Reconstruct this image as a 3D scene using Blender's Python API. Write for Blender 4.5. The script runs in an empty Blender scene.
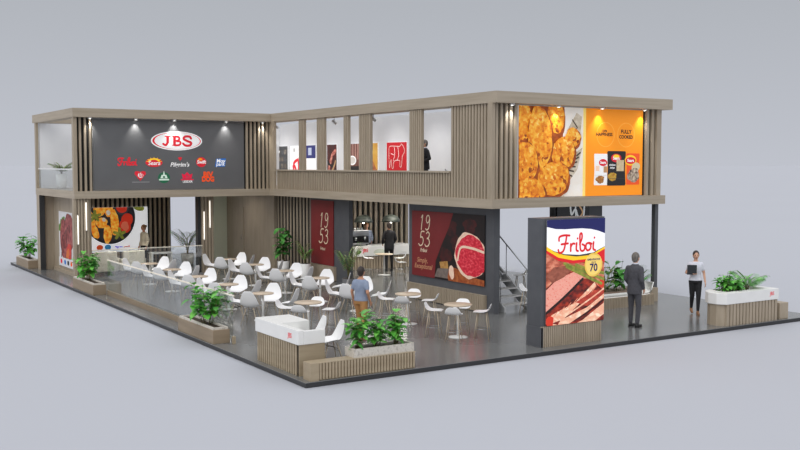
import bpy, bmesh, math, random
from mathutils import Vector, Matrix
from mathutils.geometry import tessellate_polygon
random.seed(7)
S = bpy.context.scene
C = S.collection
PI = math.pi
sin, cos = math.sin, math.cos

# ------------------------------------------------------------------ materials
def srgb(r, g, b):
    f = lambda c: (c/255/12.92) if c/255 <= .04045 else ((c/255+.055)/1.055)**2.4
    return (f(r), f(g), f(b), 1)
MATS = {}
def mat(name, col, rough=.5, metal=0, noise=None, emit=0, alpha=1, spec=.5, bump=0):
    """noise = (scale xyz, second colour, third colour or None, detail)"""
    if name in MATS: return MATS[name]
    m = bpy.data.materials.new(name); m.use_nodes = True
    nt = m.node_tree; b = nt.nodes['Principled BSDF']
    b.inputs['Roughness'].default_value = rough
    b.inputs['Metallic'].default_value = metal
    b.inputs['Specular IOR Level'].default_value = spec
    b.inputs['Base Color'].default_value = col
    if noise:
        sc, c2, c3, det = noise
        tc = nt.nodes.new('ShaderNodeTexCoord'); mp = nt.nodes.new('ShaderNodeMapping')
        mp.inputs['Scale'].default_value = sc
        n = nt.nodes.new('ShaderNodeTexNoise'); n.inputs['Scale'].default_value = 1; n.inputs['Detail'].default_value = det
        r = nt.nodes.new('ShaderNodeValToRGB')
        r.color_ramp.elements[0].position = .33; r.color_ramp.elements[0].color = col
        r.color_ramp.elements[1].position = .67; r.color_ramp.elements[1].color = c3 or c2
        if c3:
            e = r.color_ramp.elements.new(.5); e.color = c2
        L = nt.links.new
        L(tc.outputs['Object'], mp.inputs['Vector']); L(mp.outputs['Vector'], n.inputs['Vector'])
        L(n.outputs['Fac'], r.inputs['Fac']); L(r.outputs['Color'], b.inputs['Base Color'])
        if bump:
            bp = nt.nodes.new('ShaderNodeBump'); bp.inputs['Strength'].default_value = bump; bp.inputs['Distance'].default_value = .02
            L(n.outputs['Fac'], bp.inputs['Height']); L(bp.outputs['Normal'], b.inputs['Normal'])
        if emit:
            L(r.outputs['Color'], b.inputs['Emission Color'])
    if emit:
        if not noise: b.inputs['Emission Color'].default_value = col
        b.inputs['Emission Strength'].default_value = emit
    MATS[name] = m
    return m
def wood(name, a, b, rough=.55, sc=(6, 6, 1.2)):
    return mat(name, a, rough, noise=(sc, b, None, 5))

W = wood('taupe_wood', srgb(163,149,129), srgb(176,162,142))
WD = wood('taupe_wood_dark', srgb(96,84,68), srgb(106,94,76))
WH = wood('taupe_wood_horizontal', srgb(166,153,134), srgb(180,167,148), sc=(.7, .7, 14))
WB = wood('beige_wood', srgb(162,146,121), srgb(177,161,135), sc=(1, 1, 9))
WP = wood('brown_planter_wood', srgb(140,123,101), srgb(153,135,112), sc=(1,1,9))
TABLEW = wood('table_oak', srgb(200,180,157), srgb(212,194,172), .4, (9, 1.5, 5))
LEGW = wood('leg_oak', srgb(178,162,140), srgb(196,180,156))
DARKGAP = mat('dark_backing', srgb(24,23,22), .85)
FRAME = mat('charcoal_frame', srgb(84,86,91), .5, noise=((3,3,3), srgb(90,92,97), None, 2))
CHAR = mat('charcoal_panel', srgb(100,101,103), .55, noise=((1,1,1), srgb(105,106,108), None, 2))
FLOOR = mat('polished_grey_floor', srgb(114,115,115), .2, noise=((.8,.8,.8), srgb(120,121,120), None, 3), spec=.55)
SKIRT = mat('dark_plinth', srgb(52,52,54), .5)
GROUND = mat('studio_ground', srgb(186,189,197), .9, noise=((.05,.05,.05), srgb(187,190,198), None, 2), spec=.1)
WHITE = mat('white_lacquer', srgb(236,236,234), .35, noise=((4,4,4), srgb(240,240,238), None, 2))
SHELL = mat('white_shell', srgb(248,248,249), .35, noise=((6,6,6), srgb(250,250,251), None, 2))
WALLW = mat('white_wall', srgb(232,233,236), .8, noise=((2,2,2), srgb(236,237,239), None, 2))
GREYW = mat('grey_wall', srgb(196,196,196), .8, noise=((2,2,2), srgb(202,202,202), None, 2))
STONE = mat('pale_stone', srgb(196,190,180), .8, noise=((14,14,14), srgb(214,208,198), srgb(178,172,162), 6))
SOIL = mat('dark_soil', srgb(48,36,28), .95, noise=((30,30,30), srgb(70,54,40), None, 5))
PEBBLE = mat('white_pebble', srgb(228,228,224), .7, noise=((25,25,25), srgb(206,206,202), None, 5))
METAL = mat('brushed_metal', srgb(176,178,180), .35, 1, noise=((2,2,40), srgb(190,192,194), None, 3))
DMETAL_SHADE = mat('dark_metal_and_shade', srgb(64,66,68), .45, .4)
BLACK = mat('black_gloss', srgb(16,16,17), .25)
BLACKM = mat('black_cloth', srgb(28,28,31), .85, noise=((20,20,20), srgb(36,36,40), None, 4))
CREAM = mat('cream_fabric', srgb(244,236,218), .9, noise=((20,20,20), srgb(248,242,228), None, 4))
LAMP = mat('lamp_glow', (1,.97,.9,1), .5, emit=8)
TUBE = mat('tube_glow', (1,.95,.86,1), .5, emit=1.3)
FILL_GLOW = mat('bar_fill_glow', (1,.95,.87,1), .5, emit=26.0)
GREEN = {k: mat('leaf_'+k, a, .5, noise=((9,9,9), b, None, 3)) for k, a, b in (
    ('bright', srgb(70,168,52), srgb(136,212,96)), ('mid', srgb(52,132,50), srgb(104,178,82)),
    ('pale', srgb(112,130,74), srgb(160,164,100)), ('dark', srgb(38,104,40), srgb(78,150,60)))}
STEM = mat('plant_stem', srgb(92,96,56), .8, noise=((20,20,20), srgb(120,110,70), None, 3))
def glass():
    m = bpy.data.materials.new('clear_glass'); m.use_nodes = True; nt = m.node_tree
    for n in list(nt.nodes): nt.nodes.remove(n)
    o = nt.nodes.new('ShaderNodeOutputMaterial'); mx = nt.nodes.new('ShaderNodeMixShader')
    t = nt.nodes.new('ShaderNodeBsdfTransparent'); t.inputs[0].default_value = (.93,.95,.95,1)
    g = nt.nodes.new('ShaderNodeBsdfGlossy'); g.inputs['Roughness'].default_value = .03
    fr = nt.nodes.new('ShaderNodeFresnel'); fr.inputs[0].default_value = 2.5
    ge = nt.nodes.new('ShaderNodeNewGeometry'); iv = nt.nodes.new('ShaderNodeMath'); iv.operation = 'SUBTRACT'; iv.inputs[0].default_value = 1
    mu = nt.nodes.new('ShaderNodeMath'); mu.operation = 'MULTIPLY'
    nt.links.new(ge.outputs['Backfacing'], iv.inputs[1]); nt.links.new(fr.outputs[0], mu.inputs[0]); nt.links.new(iv.outputs[0], mu.inputs[1])
    nt.links.new(mu.outputs[0], mx.inputs[0]); nt.links.new(t.outputs[0], mx.inputs[1]); nt.links.new(g.outputs[0], mx.inputs[2])
    nt.links.new(mx.outputs[0], o.inputs[0])
    return m
GLASS = glass()
# ------------------------------------------------------------------ mesh builder
class MB:
    def __init__(s): s.v = []; s.f = []; s.m = []; s.mats = []; s.sm = []
    def mi(s, m):
        if m not in s.mats: s.mats.append(m)
        return s.mats.index(m)
    def add(s, vs, fs, m, smooth=False):
        o = len(s.v); i = s.mi(m); s.v += [tuple(v) for v in vs]
        for f in fs: s.f.append(tuple(o+k for k in f)); s.m.append(i); s.sm.append(smooth)
    def box(s, x0, x1, y0, y1, z0, z1, m):
        s.add([(x0,y0,z0),(x1,y0,z0),(x1,y1,z0),(x0,y1,z0),(x0,y0,z1),(x1,y0,z1),(x1,y1,z1),(x0,y1,z1)],
              [(0,3,2,1),(4,5,6,7),(0,1,5,4),(1,2,6,5),(2,3,7,6),(3,0,4,7)], m)
    def prism(s, pts, z0, z1, m):          # pts CCW in xy
        n = len(pts)
        s.add([(x,y,z0) for x,y in pts]+[(x,y,z1) for x,y in pts],
              [tuple(range(n))[::-1], tuple(range(n,2*n))]+[(i,(i+1)%n,n+(i+1)%n,n+i) for i in range(n)], m)
    def lathe(s, prof, m, n=20, c=(0,0), cap=True):
        vs = []; fs = []
        for r, z in prof:
            for k in range(n): vs.append((c[0]+r*cos(2*PI*k/n), c[1]+r*sin(2*PI*k/n), z))
        for j in range(len(prof)-1):
            for k in range(n): fs.append((j*n+k, j*n+(k+1)%n, (j+1)*n+(k+1)%n, (j+1)*n+k))
        if cap:
            fs.append(tuple(range(n))[::-1]); fs.append(tuple(range((len(prof)-1)*n, len(prof)*n)))
        s.add(vs, fs, m, n > 8)
    def tube(s, pts, r, m, n=8):
        pts = [Vector(p) for p in pts]; rs = r if isinstance(r, (list, tuple)) else [r]*len(pts)
        vs = []; fs = []; up = None
        for i, p in enumerate(pts):
            d = (pts[min(i+1,len(pts)-1)]-pts[max(i-1,0)]).normalized()
            if up is None: up = Vector((0,0,1)) if abs(d.z) < .9 else Vector((1,0,0))
            a = d.cross(up).normalized(); b = d.cross(a).normalized(); up = -b if (-b).dot(up) > b.dot(up) else b
            a = d.cross(up).normalized(); b = d.cross(a)
            for k in range(n): vs.append(p + rs[i]*(a*cos(2*PI*k/n) + b*sin(2*PI*k/n)))
        for j in range(len(pts)-1):
            for k in range(n): fs.append((j*n+k, (j+1)*n+k, (j+1)*n+(k+1)%n, j*n+(k+1)%n))
        fs.append(tuple(range(n))); fs.append(tuple(range((len(pts)-1)*n, len(pts)*n))[::-1])
        s.add(vs, fs, m, True)
    def sphere(s, c, r, m, n=14, sz=(1,1,1)):
        vs = []; fs = []
        for j in range(1, n//2+2-1):
            t = PI*j/(n//2+1)
            for k in range(n): vs.append((c[0]+r*sz[0]*sin(t)*cos(2*PI*k/n), c[1]+r*sz[1]*sin(t)*sin(2*PI*k/n), c[2]+r*sz[2]*cos(t)))
        q = n//2
        for j in range(q-1):
            for k in range(n): fs.append((j*n+k, (j+1)*n+k, (j+1)*n+(k+1)%n, j*n+(k+1)%n))
        a = len(vs); vs += [(c[0],c[1],c[2]+r*sz[2]), (c[0],c[1],c[2]-r*sz[2])]
        for k in range(n): fs.append((a,k,(k+1)%n)); fs.append((a+1,(q-1)*n+(k+1)%n,(q-1)*n+k))
        s.add(vs, fs, m, True)
    def capsule(s, p, q, r0, r1, m, n=12):
        p, q = Vector(p), Vector(q); d = (q-p).normalized()
        pts = [p-d*r0*.98, p-d*r0*.7, p, q, q+d*r1*.7, q+d*r1*.98]
        s.tube(pts, [r0*.15, r0*.7, r0, r1, r1*.7, r1*.15], m, n)
    def loft(s, rings, m):                # rings of equal length, closed
        n = len(rings[0]); vs = [v for r in rings for v in r]; fs = []
        for j in range(len(rings)-1):
            for k in range(n): fs.append((j*n+k, j*n+(k+1)%n, (j+1)*n+(k+1)%n, (j+1)*n+k))
        fs.append(tuple(range(n))[::-1]); fs.append(tuple(range((len(rings)-1)*n, len(rings)*n)))
        s.add(vs, fs, m, True)
    def build(s, name, parent=None, bevel=0):
        me = bpy.data.meshes.new(name); me.from_pydata(s.v, [], s.f)
        for m in s.mats: me.materials.append(m)
        me.polygons.foreach_set('material_index', s.m)
        me.polygons.foreach_set('use_smooth', s.sm)
        me.update()
        o = bpy.data.objects.new(name, me); C.objects.link(o)
        if parent: o.parent = parent
        if bevel:
            b = o.modifiers.new('b', 'BEVEL'); b.width = bevel; b.segments = 2; b.limit_method = 'ANGLE'
        return o
def box(name, x0, x1, y0, y1, z0, z1, m, parent=None, bevel=0):
    b = MB(); b.box(x0,x1,y0,y1,z0,z1,m); return b.build(name, parent, bevel)
def tag(o, label, cat, group=None, kind=None):
    o['label'] = label; o['category'] = cat
    if group: o['group'] = group
    if kind: o['kind'] = kind
    return o
def thing(name, label, cat, loc=(0,0,0), rz=0, group=None):
    o = bpy.data.objects.new(name, None); C.objects.link(o); o.empty_display_size = .2
    o.location = loc; o.rotation_euler = (0,0,rz)
    return tag(o, label, cat, group)
def struct(o, label=None, cat=None):
    o['kind'] = 'structure'
    if label: o['label'] = label
    if cat: o['category'] = cat
    return o
def copy_tree(o, parent=None):
    c = o.copy(); C.objects.link(c); c.parent = parent
    for ch in o.children: copy_tree(ch, c)
    return c
def bake(o):
    bpy.context.view_layer.update()
    me = bpy.data.meshes.new_from_object(o.evaluated_get(bpy.context.evaluated_depsgraph_get()))
    o.modifiers.clear(); old = o.data; o.data = me; bpy.data.meshes.remove(old); me.name = o.name
    return o
def slats(mb, axis, a0, a1, c0, c1, z0, z1, pitch, fill, m, back=None, bm_=DARKGAP, clearance=.03):
    """vertical slats along axis ('x' or 'y') from a0 to a1, depth c0 (front) to c1 (back)"""
    n = max(1, round((a1-a0)/pitch)); p = (a1-a0)/n; w = p*fill
    for i in range(n):
        s0 = a0+i*p+(p-w)/2
        if axis == 'x': mb.box(s0, s0+w, min(c0,c1), max(c0,c1), z0, z1, m)
        else: mb.box(min(c0,c1), max(c0,c1), s0, s0+w, z0, z1, m)
    if back is not None:
        if axis == 'x': mb.box(a0, a1, min(c1,back), max(c1,back), z0, z1, bm_)
        else: mb.box(min(c1,back), max(c1,back), a0, a1, z0, z1, bm_)

# ------------------------------------------------------------------ flat printed art (in a board's own plane: u right, v up)
def smooth_pts(p, n=6):
    q = [p[0]]+list(p)+[p[-1]]; out = []
    for i in range(1, len(q)-2):
        for k in range(n):
            t = k/n; a, b, c, d = q[i-1], q[i], q[i+1], q[i+2]
            out.append(tuple(.5*((2*b[j])+(-a[j]+c[j])*t+(2*a[j]-5*b[j]+4*c[j]-d[j])*t*t+(-a[j]+3*b[j]-3*c[j]+d[j])*t**3) for j in (0,1)))
    out.append(tuple(p[-1])); return out
class Art:
    def __init__(s, clip=None, step=.0015): s.mb = MB(); s.clip = clip; s.step = step; s.n = 0
    def _clip(s, pts):
        if not s.clip: return pts
        x0, y0, x1, y1 = s.clip
        for ax, lim, sg in ((0,x0,1),(0,x1,-1),(1,y0,1),(1,y1,-1)):
            out = []
            for i in range(len(pts)):
                a, b = pts[i-1], pts[i]; ia, ib = (a[ax]-lim)*sg >= 0, (b[ax]-lim)*sg >= 0
                if ia != ib:
                    t = (lim-a[ax])/(b[ax]-a[ax]); out.append((a[0]+t*(b[0]-a[0]), a[1]+t*(b[1]-a[1])))
                if ib: out.append(b)
            pts = out
            if len(pts) < 3: return []
        return pts
    def poly(s, pts, m, k=0):
        pts = s._clip(list(pts))
        if len(pts) < 3: return s
        s.n += 1; y = -.003-s.step*k-4e-6*s.n
        tr = tessellate_polygon([[Vector((p[0],p[1],0)) for p in pts]])
        fs = []
        for a, b, c in tr:
            A, B, D = pts[a], pts[b], pts[c]
            fs.append((a,b,c) if (B[0]-A[0])*(D[1]-A[1])-(B[1]-A[1])*(D[0]-A[0]) > 0 else (a,c,b))
        s.mb.add([(p[0], y, p[1]) for p in pts], fs, m); return s
    def rect(s, x0, y0, x1, y1, m, k=0): return s.poly([(x0,y0),(x1,y0),(x1,y1),(x0,y1)], m, k)
    def ell(s, cx, cy, rx, ry, m, k=0, rot=0, wob=0, n=40, seed=0):
        rd = random.Random(seed); ph = [rd.uniform(0,6.3) for _ in range(4)]; P = []
        for i in range(n):
            t = 2*PI*i/n; w = 1+wob*(sin(3*t+ph[0])+.7*sin(5*t+ph[1])+.5*sin(9*t+ph[2])+.35*sin(14*t+ph[3]))
            x, y = rx*w*cos(t), ry*w*sin(t); P.append((cx+x*cos(rot)-y*sin(rot), cy+x*sin(rot)+y*cos(rot)))
        return s.poly(P, m, k)
    def stroke(s, pts, w, m, k=0, n=6, w1=None):
        P = smooth_pts(pts, n) if n > 1 else list(pts); L = []; Rr = []
        for i, p in enumerate(P):
            a, b = P[max(i-1,0)], P[min(i+1,len(P)-1)]; d = math.hypot(b[0]-a[0], b[1]-a[1]) or 1
            nx, ny = -(b[1]-a[1])/d, (b[0]-a[0])/d; t = i/(len(P)-1); h = (w+((w1 if w1 is not None else w)-w)*t)/2
            L.append((p[0]+nx*h, p[1]+ny*h)); Rr.append((p[0]-nx*h, p[1]-ny*h))
        for i in range(len(P)-1): s.poly([L[i], Rr[i], Rr[i+1], L[i+1]], m, k)
        for p in (P[0], P[-1]): s.ell(p[0], p[1], w*.45, w*.45, m, k, n=10)
        return s
    def text(s, body, cx, cy, size, m, k=0, shear=0, bold=0, sx=1):
        cu = bpy.data.curves.new('t', 'FONT'); cu.body = body; cu.size = size; cu.shear = shear; cu.offset = bold
        cu.align_x = 'CENTER'; cu.align_y = 'CENTER'; cu.resolution_u = 3
        o = bpy.data.objects.new('t', cu); C.objects.link(o)
        bpy.context.view_layer.update()
        me = bpy.data.meshes.new_from_object(o.evaluated_get(bpy.context.evaluated_depsgraph_get()))
        y = -.003-s.step*k
        s.mb.add([(cx+v.co.x*sx, y, cy+v.co.y) for v in me.vertices], [tuple(p.vertices) for p in me.polygons], m)
        bpy.data.objects.remove(o); bpy.data.curves.remove(cu); bpy.data.meshes.remove(me); return s
    def build(s, name, parent): return s.mb.build(name, parent)
INK_GLOW = dict.fromkeys('ink_red ink_white ink_orange ink_yellow ink_blue ink_green ink_orange_red ink_pale_yellow ink_light_orange ink_crimson ink_mint ink_bag_red ink_peach photo_fried_crust photo_fried_light photo_fried_mid photo_fried_shadow photo_paper photo_newsprint'.split(), .27)  # glow added to print inks so boards and logos look brighter
INK_GLOW.update(photo_raw_meat=.15, photo_fat=.15)
def P(name, r, g, b, emit=0, n=None):
    """flat print ink, some with glow added, optionally mottled like a photograph: n = (scale, (r,g,b), (r,g,b)|None)"""
    emit = emit or INK_GLOW.get(name, 0)
    if n:
        sc = n[0] if isinstance(n[0], tuple) else (n[0],)*3
        return mat(name, srgb(r,g,b), .5, noise=(sc, srgb(*n[1]), srgb(*n[2]) if len(n) > 2 and n[2] else None, 4), emit=emit)
    return mat(name, srgb(r,g,b), .5, emit=emit)
RED = P('ink_red', 214,30,48); INKW = P('ink_white', 240,240,240); INKB = P('ink_black', 24,22,22)
ORANGE = P('ink_orange', 250,150,14); YEL = P('ink_yellow', 250,206,40); NAVY = P('ink_navy', 36,42,116)
BLUE = P('ink_blue', 30,104,182); GRN = P('ink_green', 22,100,66); ORR = P('ink_orange_red', 240,82,28)
MAROON = P('ink_maroon', 122,32,34, n=(1.5,(132,36,38))); CREAMI = P('ink_cream', 238,220,190)
FRY = P('photo_fried_crust', 196,92,10, n=(9,(236,148,26),(252,188,64)))
FRYD = P('photo_fried_shadow', 122,52,10, n=(8,(170,80,14)))
BEEF = P('photo_roast_beef', 122,58,44, n=((7,7,11),(196,112,100),(232,170,150)))
BEEFD = P('photo_dark_roast', 60,22,16, n=(8,(128,52,36),(160,76,54)))
MEATR = P('photo_raw_meat',188,12,38,n=((10,10,16),(212,30,56),(232,90,100)))
FAT = P('photo_fat', 236,196,172, n=(12,(246,216,192)))
HERB = P('photo_herb', 58,120,44, n=(14,(112,160,60)))
PLATE = P('photo_black_plate', 30,30,34, n=(5,(44,44,50)))
DARKP = P('photo_dark',14,8,8,n=(3,(34,12,12)))
TOM = P('photo_tomato', 196,34,28, n=(10,(226,70,48)))

# letter shapes drawn with a pen: polylines in a unit box
DIG = {'1': [[(.2,.8),(.42,1),(.3,.5),(.2,0)]],
       '9': [[(.62,.78),(.5,.98),(.28,.96),(.16,.72),(.26,.5),(.46,.54),(.62,.78),(.58,.4),(.44,.1),(.2,0),(.08,.08)]],
       '5': [[(.72,1),(.38,.97),(.28,.58),(.46,.62),(.6,.42),(.5,.12),(.24,0),(.04,.12)]],
       '3': [[(.26,.88),(.44,1),(.62,.86),(.52,.62),(.34,.54),(.54,.5),(.62,.26),(.46,.04),(.2,0),(.08,.12)]]}
def digits(art, body, x, y, w, h, lw, m, k):
    for i, ch in enumerate(body):
        for st in DIG[ch]: art.stroke([(x+(i*.72+a)*w, y+b*h) for a, b in st], lw, m, k)
SCRIPT = [[(.02,.72),(.03,.9),(.15,.97),(.3,.95)], [(.22,.94),(.19,.6),(.14,.25),(.04,.14),(0,.3)], [(.08,.55),(.26,.58)],
          [(.33,.55),(.33,.2)], [(.33,.4),(.38,.55),(.44,.54)], [(.49,.58),(.48,.26),(.53,.18)], [(.51,.78),(.512,.80)],
          [(.57,.5),(.63,.8),(.62,1.02),(.575,.95),(.58,.5),(.6,.22),(.68,.2),(.71,.4),(.64,.5)],
          [(.82,.55),(.75,.5),(.74,.3),(.79,.19),(.86,.27),(.87,.45),(.82,.55),(.9,.5)],
          [(.95,.58),(.94,.26),(1.0,.18)], [(.97,.78),(.972,.80)]]
def script(art, x, y, w, h, lw, m, k):
    for st in SCRIPT: art.stroke([(x+a*w, y+b*h) for a, b in st], lw, m, k, n=8)

# ------------------------------------------------------------------ ground, plinth, structure
b = MB(); b.lathe([(0.02,-.105),(6000,-.105)], GROUND, 96, (8,13), cap=False); g = b.build('ground'); struct(g)
b = MB(); b.box(0,15.2,0,26.7,-.012,0,FLOOR); b.box(.01,15.19,.01,26.69,-.1,-.012,SKIRT); struct(b.build('floor'))

ZB0, ZB1, ZR0, ZR1 = 2.86, 3.11, 5.6, 5.9
# upper deck (band) and roof, L shaped
def ell_slab(name, x0, xm, x1, y0, ym, y1, z0, z1, m):
    b = MB(); b.prism([(x0,ym),(xm,ym),(xm,y0),(x1,y0),(x1,y1),(x0,y1)], z0, z1, m); return struct(b.build(name))
ell_slab('ceiling', .36, 7.53, 13.93, 4.17, 17.65, 23.4, ZB0, ZB1, WH)
b = MB()
for q in ((7.58,14.07,4.07,4.97),(7.58,8.15,4.97,17.63),(.35,8.15,17.63,18.25),(.35,.75,18.25,23.7),(.75,7.4,23.2,23.7)): b.box(*q,ZR0,ZR1,WH)
struct(b.build('roof'))

# --- upper front face (-Y): slats left and right of the food billboard
YF = 4.30
b = MB(); b.box(7.56,7.66,4.22,4.4,ZB1,ZR0,W); slats(b,'x',7.7,8.5,YF,YF+.08,ZB1,ZR0,.165,.5,W,YF+.12)
b.box(7.66,8.52,YF+.12,YF+.2,ZB1,ZR0,DARKGAP); struct(b.build('wall_front_slats'))
b = MB(); slats(b,'x',13.2,13.62,YF,YF+.08,ZB1,ZR0,.17,.5,W,YF+.12); b.box(13.62,13.8,4.24,4.6,ZB1,ZR0,W); struct(b.build('wall_front_slats'))
struct(box('wall_front', 8.52, 13.17, YF+.13, YF+.22, ZB1, ZR0, GREYW))
# --- upper left face of the front wing (-X): parapet, posts, corner slat wall
XU = 7.6
b = MB(); b.box(XU+.06,XU+.12,6.17,17.3,ZB1,3.78,WD); slats(b,'y',6.17,17.3,XU+.035,XU+.06,ZB1,3.78,.13,.6,W)
b.box(XU-.01,XU+.16,6.17,17.3,3.78,3.83,WH); struct(b.build('wall_parapet'))
b = MB(); b.box(XU+.06,XU+.14,4.42,6.17,ZB1,ZR0,WD); slats(b,'y',4.42,6.17,XU+.03,XU+.06,ZB1,ZR0,.13,.62,W); struct(b.build('wall_left_slats'))
for y0, y1 in ((15.0,15.45),(13.5,14.08),(11.85,12.2),(10.46,11.2),(7.59,8.25)):
    b = MB(); b.box(XU+.04,XU+.1,y0,y1,3.83,ZR0,W); slats(b,'y',y0,y1,XU+.02,XU+.04,3.83,ZR0,.11,.7,W); struct(b.build('post'))
struct(box('post', 7.58, 7.66, 17.36, 17.92, ZB1, ZR0, W))
# --- upper left wing (-Y) face: charcoal sign wall with slats at both ends
YJ = 17.8
b = MB(); b.box(.38,.5,YJ-.08,YJ+.12,ZB1,ZR0,W); slats(b,'x',.54,1.05,YJ,YJ+.08,ZB1,ZR0,.15,.42,W,YJ+.12); struct(b.build('wall_sign_slats'))
b = MB(); slats(b,'x',6.6,7.58,YJ,YJ+.08,ZB1,ZR0,.165,.45,W,YJ+.12); struct(b.build('wall_sign_slats'))
struct(box('wall_sign', 1.05, 6.58, YJ+.09, YJ+.2, ZB1, ZR0, GREYW))
# --- upper interior
struct(box('wall_gallery', 10.6, 10.7, 7.4, 23.2, ZB1, 5.75, mat('gallery_wall', srgb(216,217,221), .8, noise=((2,2,2), srgb(220,221,224), None, 2))))
struct(box('wall_gallery_end', 9.2, 13.4, 7.2, 7.3, ZB1, 5.58, GREYW))
struct(box('wall_back', .5, 10.6, 23.22, 23.32, ZB1, 5.58, WALLW))
struct(box('wall_partition', 2.3, 2.4, YJ+.48, 23.2, ZB1, 5.58, WALLW))
struct(box('post', .36, .46, 23.2, 23.4, ZB1, ZR0, W))
# --- left wing ground storey
b = MB(); slats(b,'x',.36,.86,17.72,17.78,0,ZB0,.1,.6,W,17.82,W); b.box(.36,.9,17.82,18.0,0,ZB0,W); struct(b.build('pillar_slatted'))
struct(box('wall_left', .9, 1.0, 18.0, 23.2, 0, ZB0, W))
b = MB(); b.box(.36,.55,22.85,22.95,0,ZB0,W); b.box(.36,.9,22.95,23.3,0,ZB0,W); b.box(.36,.56,22.84,22.85,0,ZB0,DMETAL_SHADE); struct(b.build('post'))  # thin dark sheet stands in for shade on the post's front face
struct(box('baseboard_left', .84, .9, 18.0, 22.84, 0, .12, W))
b = MB(); slats(b,'x',1.0,5.57,22.98,23.06,0,ZB0,.19,.42,W,23.1); b.box(1.0,5.57,23.1,23.2,0,ZB0,DARKGAP); struct(b.build('wall_screen_slats'))
b = MB(); slats(b,'x',5.2,5.7,18.66,18.72,0,ZB0,.12,.6,W,18.75,W); b.box(5.12,5.72,18.75,18.95,0,ZB0,W); b.box(5.08,5.2,18.7,18.95,0,ZB0,DMETAL_SHADE); struct(b.build('pillar_slatted'))
struct(box('wall_glazed', 7.3, 8.05, 23.1, 23.2, 0, ZB0, mat('pale_green_wall', srgb(226,232,212), .5)))
b = MB(); b.box(8.05,8.2,18.43,23.2,0,ZB0,W); b.box(8.02,8.05,21.3,21.38,0,2.2,W); b.box(8.02,8.05,22.4,22.48,0,2.2,W); b.box(8.02,8.05,21.3,22.48,2.2,2.28,W); struct(b.build('wall_wood'))
b = MB(); b.box(8.03,8.05,21.38,22.4,0.02,2.2,W); d1 = struct(b.build('door_1'))
b = MB(); b.tube([(8.0,21.5,.95),(8.0,21.5,1.15)],.012,METAL); b.tube([(8.0,21.5,.97),(8.03,21.5,.97)],.008,METAL); b.tube([(8.0,21.5,1.13),(8.03,21.5,1.13)],.008,METAL); b.build('door_handle', d1)
# --- front wing ground storey
b = MB(); slats(b,'y',15.45,18.4,8.14,8.17,0,ZB0,.27,.36,W); b.box(8.17,8.25,15.4,18.43,0,ZB0,DARKGAP); struct(b.build('wall_slats'))
struct(box('wall_bar_end', 8.05, 8.2, 12.6, 15.4, 0, ZB0, FRAME))
b = MB(); slats(b,'y',13.48,15.36,7.95,7.98,.02,.5,.07,.7,W,8.05,W); struct(b.build('baseboard_red'))
struct(box('wall_billboard', 8.05, 8.25, 4.75, 8.91, 0, ZB0, FRAME))
b = MB(); b.box(7.98,8.05,5.05,8.88,0.02,.47,W); slats(b,'y',5.05,8.88,7.95,7.98,.02,.47,.08,.65,W); struct(b.build('baseboard_billboard'))
b = MB(); slats(b,'x',8.27,13.9,17.9,17.98,0,ZB0,.25,.45,W,18.02); b.box(8.27,13.9,18.02,18.1,0,ZB0,DARKGAP); struct(b.build('wall_bar_slats'))
b = MB(); b.box(13.79,13.92,4.42,4.56,0,ZB0,FRAME); struct(b.build('column'))
b = MB(); b.box(10.95,12.8,5.6,5.85,0,ZB0,FRAME); struct(b.build('column_screen'))

# ------------------------------------------------------------------ billboards
FACE_Y, FACE_X = 0, -PI/2      # outward -Y; outward -X
def board(name, label, cat, loc, rz, w, h, t=.05, panel=None, z0=0, bezel=None, group=None):
    r = thing(name, label, cat, loc, rz, group)
    b = MB(); b.box(0,w,0,t,0,h, panel or INKW); b.build('panel', r)
    if bezel:
        b = MB(); e = .03
        for q in ((-e,0,0,h),(w,w+e,0,h)): b.box(q[0],q[1],-.012,t,-e,h+e,bezel)
        b.box(0,w,-.012,t,-e,0,bezel); b.box(0,w,-.012,t,h,h+e,bezel); b.build('frame', r)
    return r
# 1. charcoal sign with the oval emblem and nine small marks
w, h = 5.5, 2.42
r = board('sign_board', 'long charcoal sign board with white oval emblem above two rows of small logos', 'sign', (1.07,YJ+.04,3.14), 0, w, h, .05, CHAR)
def jp(px, py): return ((px-94.5)/(246-94.5)*w, (190-py)/(190-118.5)*h)
cx, cy = jp(175.5,139.5); ux = w/151.5; uy = h/71.5
a = Art()
a.ell(cx,cy,26*ux,10*uy,INKW,0); a.ell(cx,cy,24.6*ux,8.8*uy,RED,1); a.ell(cx+.02,cy,23*ux,8.6*uy,INKW,2)
lw = 2.7*ux
def serif(x, y, ww, k=3): a.rect(x-ww/2,y-.55*uy,x+ww/2,y+.55*uy,RED,k)
hx = 4.6*uy
jx = cx-9.3*ux; a.rect(jx-lw/2,cy-hx*.5,jx+lw/2,cy+hx,RED,3); a.stroke([(jx,cy-hx*.4),(jx-2*ux,cy-hx),(jx-4.6*ux,cy-hx*.7)],lw*.8,RED,3); serif(jx,cy+hx,6*ux)
bx = cx-2.5*ux; a.rect(bx-lw/2,cy-hx,bx+lw/2,cy+hx,RED,3); serif(bx,cy+hx,4.4*ux); serif(bx,cy-hx,4.4*ux)
a.stroke([(bx,cy+hx),(bx+4*ux,cy+hx*.9),(bx+5*ux,cy+hx*.5),(bx+3.5*ux,cy+hx*.08),(bx,cy)],lw*.7,RED,4)
a.stroke([(bx,cy),(bx+5*ux,cy-hx*.1),(bx+6.2*ux,cy-hx*.5),(bx+4.5*ux,cy-hx*.95),(bx,cy-hx)],lw*.7,RED,4)
sx = cx+10.5*ux; a.stroke([(sx+4*ux,cy+hx*.55),(sx+2.5*ux,cy+hx),(sx-2*ux,cy+hx),(sx-3.6*ux,cy+hx*.5),(sx,cy),(sx+4*ux,cy-hx*.4),(sx+2.5*ux,cy-hx),(sx-2*ux,cy-hx),(sx-4.4*ux,cy-hx*.55)],lw*.85,RED,3)
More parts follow.
